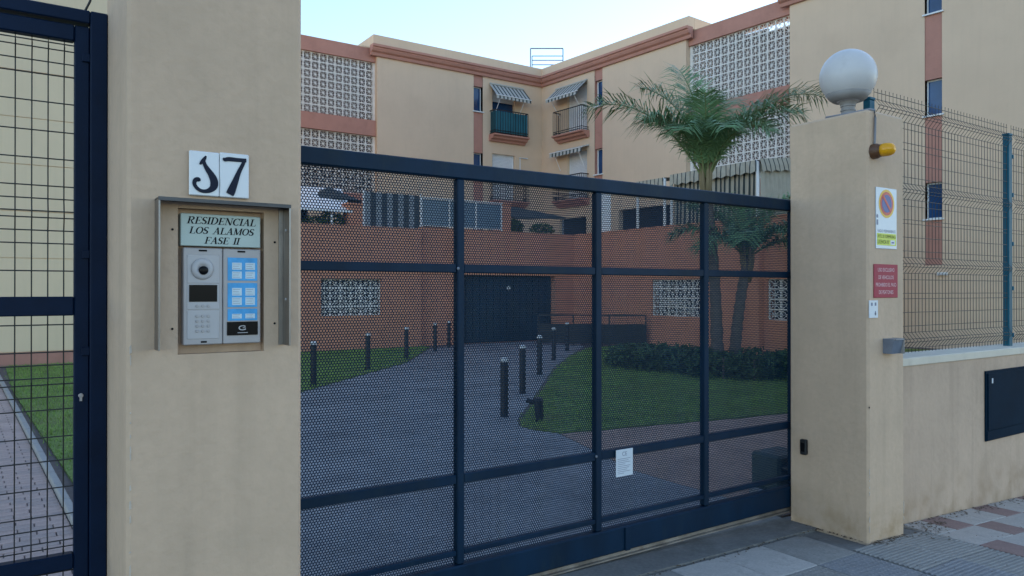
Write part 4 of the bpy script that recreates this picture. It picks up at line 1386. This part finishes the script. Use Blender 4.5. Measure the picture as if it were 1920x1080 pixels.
b.box(.172, .206, -.0130, -.0128, .0355, .0375)
b.build('reader_logo', M['alu_light'], rd, fix=False)

# ------------------------------------------------------------------ welded-wire panels (gate leaf and fence)
def wire_parts(root, x0, x1, z0, z1, folds, y, step=.05, ext=0.0, depth=-.035, rad=.0024, spike=0.0, pitch=.61):
    path = [(z0, 0)]
    for f in sorted(folds):
        for dz, dy in ((-.055, 0), (0, depth), (.055, 0)):
            if path[-1][0] + .004 < f + dz < z1:
                path.append((f + dz, dy))
    path.append((z1 + spike, 0))
    vm = MB().tube([(0, d, z) for z, d in path], rad, 5).mesh('vertical_wire', M['wire'])
    n = int(round((x1 - x0) / step))
    for i in range(n + 1):
        inst('vertical_wire', vm, root, (x0 + (x1 - x0) * i / n, y, 0))
    hm = MB().tube([(x0 - ext, 0, 0), (x1 + ext, 0, 0)], rad * 1.05, 5).mesh('horizontal_wire', M['wire'])
    zs = set()
    for f in folds:
        for o in (-.058, .058, -.012, .012):
            zs.add((round(f + o, 3), depth * (.8 if abs(o) < .02 else 0)))
        for o in (.105, .205, .305, -.105, -.205):
            zs.add((round(f + o, 3), 0))
    last = -9
    for z, d in sorted(zs):
        if z0 - .001 <= z <= z1 and (z - last) > .02:
            inst('horizontal_wire', hm, root, (0, y + d + (-1 if d == 0 else 1) * rad * 1.6, z))
            last = z

PG = thing('pedestrian_gate', 'dark navy pedestrian gate with welded wire infill left of the pillar', 'gate', (0, 0, 0))
def bar(x0, x1, y0, y1, z0, z1, name, root, m='gate_leaf', c=.004):
    return MB().cbox(x0, x1, y0, y1, z0, z1, c).build(name, M[m], root)
bar(.262, .319, 3.172, 3.235, 0.0, 2.64, 'frame_post', PG)
bar(-1.10, .2615, 3.172, 3.235, 2.592, 2.64, 'frame_rail', PG)
bar(-1.157, -1.1005, 3.172, 3.235, 0.0, 2.64, 'frame_post', PG)
bar(.212, .2612, 3.186, 3.229, .07, 2.582, 'leaf_stile', PG)
bar(-1.09, -1.045, 3.182, 3.228, .07, 2.582, 'leaf_stile', PG)
bar(-1.044, .2115, 3.183, 3.227, 2.522, 2.581, 'leaf_rail', PG)
bar(-1.044, .2115, 3.183, 3.227, 1.508, 1.578, 'leaf_rail', PG)
bar(-1.044, .2115, 3.183, 3.227, .575, .632, 'leaf_rail', PG)
bar(-1.044, .2115, 3.183, 3.227, .075, .135, 'leaf_rail', PG)
for x in (.075, -.36, -.80):
    bar(x - .012, x + .012, 3.19, 3.22, .1355, .5745, 'lower_bar', PG)
wire_parts(PG, -1.02, .18, .12, 2.53, [.673, 1.27, 1.877, 2.493], 3.206, depth=-.02, ext=.034)
lk = MB().lathe([(.0085, 0), (.0085, .004), (.006, .005)], (.234, 3.182, 1.212), 12, 'y')
lk.box(.230, .238, 3.177, 3.1815, 1.192, 1.207).build('lock_cylinder', M['alu'], PG)
for z in (2.45, 1.72, 1.36):
    bar(.236, .2610, 3.176, 3.1855, z, z + .03, 'keeper', PG, c=.001)
tag(MB().tube([(.245, 3.20, 2.64), (.262, 3.19, 2.68), (.285, 3.18, 2.78), (.29, 3.175, 3.0)], .0045, 6).build('cable', M['blackmat']), 'black cable rising from the top of the pedestrian gate frame', 'cable')

# ------------------------------------------------------------------ sliding gate
SG = thing('sliding_gate', 'wide dark blue sliding gate of perforated sheet between the two pillars', 'gate', (0, 0, 0))
GY0, GY1 = 3.232, 3.278
posts = [.975, 1.889, 2.797, 3.697, 4.60]
for x in posts:
    bar(x - .021, x + .021, GY0, GY1, .232, 2.158, 'upright', SG, 'gate', .005)
bar(.90, 4.66, GY0 - .004, GY1 + .004, 2.16, 2.238, 'top_rail', SG, 'gate', .006)
bar(.90, 4.66, GY0 - .010, GY1 + .012, .088, .230, 'bottom_beam', SG, 'gate', .008)
for a, c in zip(posts[:-1], posts[1:]):
    for z0, z1 in ((1.689, 1.733), (.634, .680), (.275, .302)):
        bar(a + .0215, c - .0215, GY0 + .006, GY1 - .004, z0, z1, 'rail', SG, 'gate', .004)
# perforated sheet, every hole a real hole
PITCH, HR = .0140, .0053
def perforated(width, height):
    nx = int(width / PITCH)
    rowh = PITCH * math.sqrt(3) / 2
    nz = int(height / rowh)
    ii, jj = np.meshgrid(np.arange(nx), np.arange(nz))
    cx = (ii + .5 * (jj % 2) + .5) * PITCH
    cz = (jj + .5) * rowh
    c = np.stack([cx.ravel(), cz.ravel()], 1)
    K_ = 12
    ang = np.radians(np.arange(K_) * 360 / K_ + 30)
    # cell outline: the hexagon's corners and edge midpoints, hole: a twelve-sided circle
    ro = np.where(np.arange(K_) % 2 == 0, PITCH / math.sqrt(3), PITCH / 2)
    cs = np.stack([np.cos(ang), np.sin(ang)], 1)
    outer, inner = cs * ro[:, None], cs * HR
    t = .0014
    z_, t_ = np.zeros(K_), np.full(K_, t)
    tmpl = np.concatenate([
        np.c_[outer[:, 0], z_, outer[:, 1]], np.c_[inner[:, 0], z_, inner[:, 1]],
        np.c_[inner[:, 0], t_, inner[:, 1]], np.c_[outer[:, 0], t_, outer[:, 1]]])
    fs = []
    for k in range(K_):
        k2 = (k + 1) % K_
        fs += [(k, k2, K_ + k2, K_ + k), (K_ + k, K_ + k2, 2 * K_ + k2, 2 * K_ + k), (2 * K_ + k, 2 * K_ + k2, 3 * K_ + k2, 3 * K_ + k)]
    fs = np.array(fs)
    n = len(c)
    v = np.repeat(tmpl[None], n, 0)
    v[:, :, 0] += c[:, 0:1]
    v[:, :, 2] += c[:, 1:2]
    f = fs[None] + (np.arange(n) * 4 * K_)[:, None, None]
    return np_mesh('perforated_sheet', v.reshape(-1, 3), f.reshape(-1, 4), M['gate'])
pm = perforated(.935, 2.0)
for a in posts[:-1]:
    inst('perforated_sheet', pm, SG, (a - .014, 3.262 + (.002 if posts.index(a) % 2 else 0), .20))
for x, z in ((2.773, .660), (1.871, 1.71)):
    MB().lathe([(.008, 0), (.008, .003), (.004, .005)], (x, GY0, z), 10, 'y').build('bolt', M['galv'], SG)
bar(2.98, 3.02, GY0 - .020, GY0 - .011, .09, .225, 'stiffener', SG, 'gate', .002)
tr = tag(MB().box(.33, 4.64, 3.224, 3.284, .055, .062).box(.33, 4.64, 3.244, 3.264, .063, .085).build('gate_track', M['rust']), 'worn steel guide track in the ground under the sliding gate', 'track')
thr = MB()
for a, c in ((.9, 2.7), (2.7, 4.51)):
    thr.add([(x, y, zg(x) + d) for x in (a, c) for y in (3.0, 3.33) for d in (-.06, .006)], [(1, 3, 7, 5), (0, 1, 5, 4), (2, 6, 7, 3), (0, 2, 3, 1), (4, 5, 7, 6)])
tag(thr.build('threshold', M['concrete']), 'rough concrete threshold strip under the sliding gate', 'threshold')

# notice on the gate
ce = thing('notice_plate', 'small white conformity notice fixed to the lower rail of the sliding gate', 'notice', (2.985, GY0 - .002, .60))
MB().cbox(-.066, .066, -.003, 0, -.078, .078, .001).build('plate', M['sign_white'], ce)
text_obj('lettering', 'CE', .034, (0, -.0034, .052), M['sign_grey'], ce)
b = MB()
for i, w in enumerate((.10, .085, .10, .06, .10, .09, .075, .10, .05)):
    z = .024 - i * .0105
    b.box(-.055, -.055 + w, -.0036, -.0031, z - .0012, z + .0012)
b.build('text_line', M['sign_grey'], ce)

# gate motor
gm = thing('gate_motor', 'dark green-grey gate motor housing behind the right end of the sliding gate', 'motor', (4.74, 3.46, 0))
MB().cbox(0, .34, 0, .26, .10, .37, .02).build('housing', M['motor'], gm)
MB().cbox(-.01, .35, -.01, .27, .02, .099, .01).build('base', M['galv'], gm)
MB().lathe([(.03, 0), (.03, .05), (.02, .06)], (.06, 0, .28), 12, 'y').build('release_knob', M['bollard'], gm)

# ------------------------------------------------------------------ right pillar fittings
gl = thing('globe_lamp', 'large opal globe lamp on top of the right gate pillar', 'lamp', (4.675, 2.87, 2.75))
prof = [(.055, .115)]
for i in range(1, 28):
    a = -math.pi / 2 + math.pi * i / 27.5
    r_ = .180 * math.cos(a)
    z = .283 + .180 * math.sin(a)
    if r_ > .055 or a > 0:
        prof.append((max(r_, .002), z))
MB().lathe(prof, n=48).build('globe', M['globe'], gl, smooth=True)
MB().lathe([(.085, 0.001), (.085, .012), (.045, .025), (.043, .05), (.048, .052), (.048, .06), (.043, .062), (.043, .08), (.048, .082), (.048, .092), (.06, .114)], n=24).build('socket', M['globe_base'], gl)
MB().lathe([(.096, .118), (.118, .135), (.142, .167), (.138, .169), (.10, .132)], n=40).build('collar', M['globe_base'], gl, smooth=True)

bc = thing('warning_beacon', 'amber warning beacon on the side of the right pillar', 'beacon', (4.575, PF, 2.485))
MB().lathe([(.048, 0), (.048, .03), (.040, .045), (.040, .062)], n=20, axis='y').build('base', M['amber_base'], bc, smooth=False)
MB().lathe([(.041, .063), (.042, .085), (.041, .108), (.034, .128), (.018, .140), (.004, .142)], n=20, axis='y').build('dome', M['amber'], bc, smooth=True)

cb = tag(MB().tube([(4.545, 2.95, 2.757), (4.56, 2.75, 2.757), (4.575, 2.66, 2.76), (4.583, 2.634, 2.75), (4.585, 2.630, 2.70), (4.580, 2.630, 2.56), (4.578, 2.634, 2.50)], .008, 6).build('cable', M['cable'], smooth=True),
         'grey cable from the globe lamp down to the amber beacon', 'cable')

ns = thing('parking_ban_sign', 'white sign with blue and red no-parking disc on the right pillar', 'sign', (4.722, PF, 2.067))
MB().cbox(-.123, .123, -.006, -.001, -.197, .197, .002).build('plate', M['sign_white'], ns)
def disc(r_, y, m, name):
    MB().lathe([(r_, 0), (r_, .0006)], (.0, y, .095), 36, 'y').build(name, M[m], ns)
disc(.092, -.0065, 'sign_yellow', 'outer_ring')
disc(.076, -.0075, 'sign_red', 'red_ring')
disc(.058, -.0085, 'sign_blue', 'blue_disc')
q = MB()
c, s_ = math.cos(R(-45)), math.sin(R(-45))
q.plate([(x * c - z * s_, .095 + x * s_ + z * c) for x, z in ((-.062, -.009), (.062, -.009), (.062, .009), (-.062, .009))], -.0102, -.0092)
q.build('red_bar', M['sign_red'], ns)
MB().box(-.112, .112, -.0072, -.0062, -.175, -.098).build('lime_band', M['sign_lime'], ns)
text_obj('lettering', 'VADO PERMANENTE', .026, (0, -.0067, -.083), M['sign_grey'], ns, .215)
text_obj('lettering', 'AYTO. DE TORREMOLINOS', .030, (.0, -.0077, -.117), M['ink'], ns, .21)
text_obj('lettering', 'LICENCIA Nº', .036, (-.038, -.0077, -.153), M['ink'], ns, .135)
MB().box(.045, .095, -.0082, -.0073, -.168, -.140).build('number_field', M['sign_white'], ns)
b = MB()
b.box(.055, .085, -.0090, -.0083, -.160, -.150)
b.build('number', M['sign_blue'], ns)
b = MB()
b.plate([(-.118, .0), (-.100, .0), (-.100, .016), (-.109, .024), (-.118, .016)], -.0072, -.0063)
b.box(-.116, -.100, -.0072, -.0063, -.045, -.012)
b.build('crest', M['sign_grey'], ns)

rs = thing('pedestrian_ban_sign', 'faded red sign with four lines of white capitals on the right pillar', 'sign', (4.716, PF, 1.662))
MB().cbox(-.141, .141, -.006, -.001, -.108, .108, .002).build('plate', M['sign_magenta'], rs)
for i, (t, w) in enumerate((('USO EXCLUSIVO', .195), ('DE VEHICULOS', .18), ('PROHIBIDO EL PASO', .24), ('DE PEATONES', .17))):
    text_obj('lettering', t, .034, (0, -.0066, .072 - .048 * i), M['sign_pink'], rs, w)
sl = thing('small_notice', 'small white notice with tiny pictograms at the corner of the right pillar', 'notice', (4.572, PF, 1.482))
MB().cbox(-.050, .050, -.005, -.001, -.056, .056, .001).build('plate', M['sign_white'], sl)
b = MB()
b.box(-.03, -.012, -.0058, -.0051, .022, .042).box(.012, .030, -.0058, -.0051, .022, .042).box(.016, .024, -.0058, -.0051, -.04, -.012).box(.012, .028, -.0058, -.0051, -.035, -.022)
b.build('pictogram', M['sign_grey'], sl)

se = thing('pillar_sensor', 'small blue-grey metal box fitting low on the street face of the right pillar', 'fitting', (4.745, PF, 1.243))  # a sensor box, gives no light
MB().prism([(-.001, -.048), (-.055, -.048), (-.075, .040), (-.075, .048), (-.001, .048)], -.060, .050).build('body', M['sensor'], se)
MB().box(.051, .058, -.078, -.001, -.05, .05).build('end_plate', M['globe_base'], se)
MB().box(-.055, .045, -.084, -.0755, .041, .047).build('lip', M['galv'], se)

pc = thing('photocell', 'small black photocell on the gate side of the right pillar', 'photocell', (4.52, 3.092, .535))
MB().cbox(-.030, -.001, -.024, .024, -.052, .052, .006).build('housing', M['blackmat'], pc)
MB().box(-.0315, -.0302, -.014, .014, -.03, .03).build('lens', M['black'], pc)
MB().lathe([(.006, 0), (.006, .002)], (4.527, 2.64, .86), 8, 'y').build('screw_hole', M['ink'], None)
bpy.data.objects['screw_hole.005'].parent = rp if 'screw_hole.005' in bpy.data.objects else None
bpy.data.objects['screw_hole.005'].location = (-4.52, -PF, 0)

# ------------------------------------------------------------------ boundary wall with coping, meter door and fence
WF = 2.78
bw = thing('boundary_wall', 'low beige rendered boundary wall with white coping right of the pillar', 'wall', (4.95, WF, 0))
MB().box(-.004, 9.0, 0, .24, -.6, 1.068).build('wall', M['wall_low'], bw)
MB().cbox(-.003, 9.0, -.012, .262, 1.0685, 1.128, .006).build('coping', M['coping'], bw)
md = thing('meter_cabinet', 'dark blue metal meter cabinet door set in the low boundary wall', 'cabinet', (6.393, WF, .41))
MB().cbox(0, 1.10, -.014, -.001, 0, .555, .003).build('frame', M['meter'], md)
dd = MB().cbox(.022, 1.078, -.022, -.0142, .085, .535, .003).build('door', M['meter'], md)
MB().cbox(.010, 1.09, -.020, -.0142, .006, .078, .003).build('kick_plate', M['meter'], md)
MB().cbox(.075, .095, -.026, -.0222, .455, .495, .002).build('lock', M['sign_white'], md)

FY = 2.905
fpm = MB().cbox(-.032, .032, -.025, .025, 1.12, 2.925, .004).mesh('shaft', M['post'])
fcap = MB().cbox(-.036, .036, -.029, .029, 2.9255, 2.945, .004).mesh('cap', M['post'])
clip = MB().cbox(.033, .055, -.02, .02, -.018, .018, .004).mesh('clip', M['post'])
for x, lab in ((4.985, 'blue-green fence post just behind the top of the right pillar'), (7.11, 'blue-green fence post on the wall above the meter cabinet')):
    o = thing('fence_post', lab, 'fence post', (x, FY, 0), 0, 'fence posts on the boundary wall')
    inst('shaft', fpm, o)
    inst('cap', fcap, o)
    for z in (1.22, 1.62, 2.0, 2.42, 2.75):
        inst('clip', clip, o, (0, -.01, z))
for x0, x1, lab in ((5.03, 7.07, 'dark welded-wire fence panel between the pillar and the fence post'), (7.155, 9.30, 'dark welded-wire fence panel right of the fence post, at the picture edge')):
    o = thing('wire_fence', lab, 'fence', (0, 0, 0), 0, 'welded-wire fence panels')
    wire_parts(o, x0, x1, 1.145, 2.99, [1.235, 1.785, 2.325, 2.885], FY - .01, depth=-.045, spike=.03, rad=.0023)
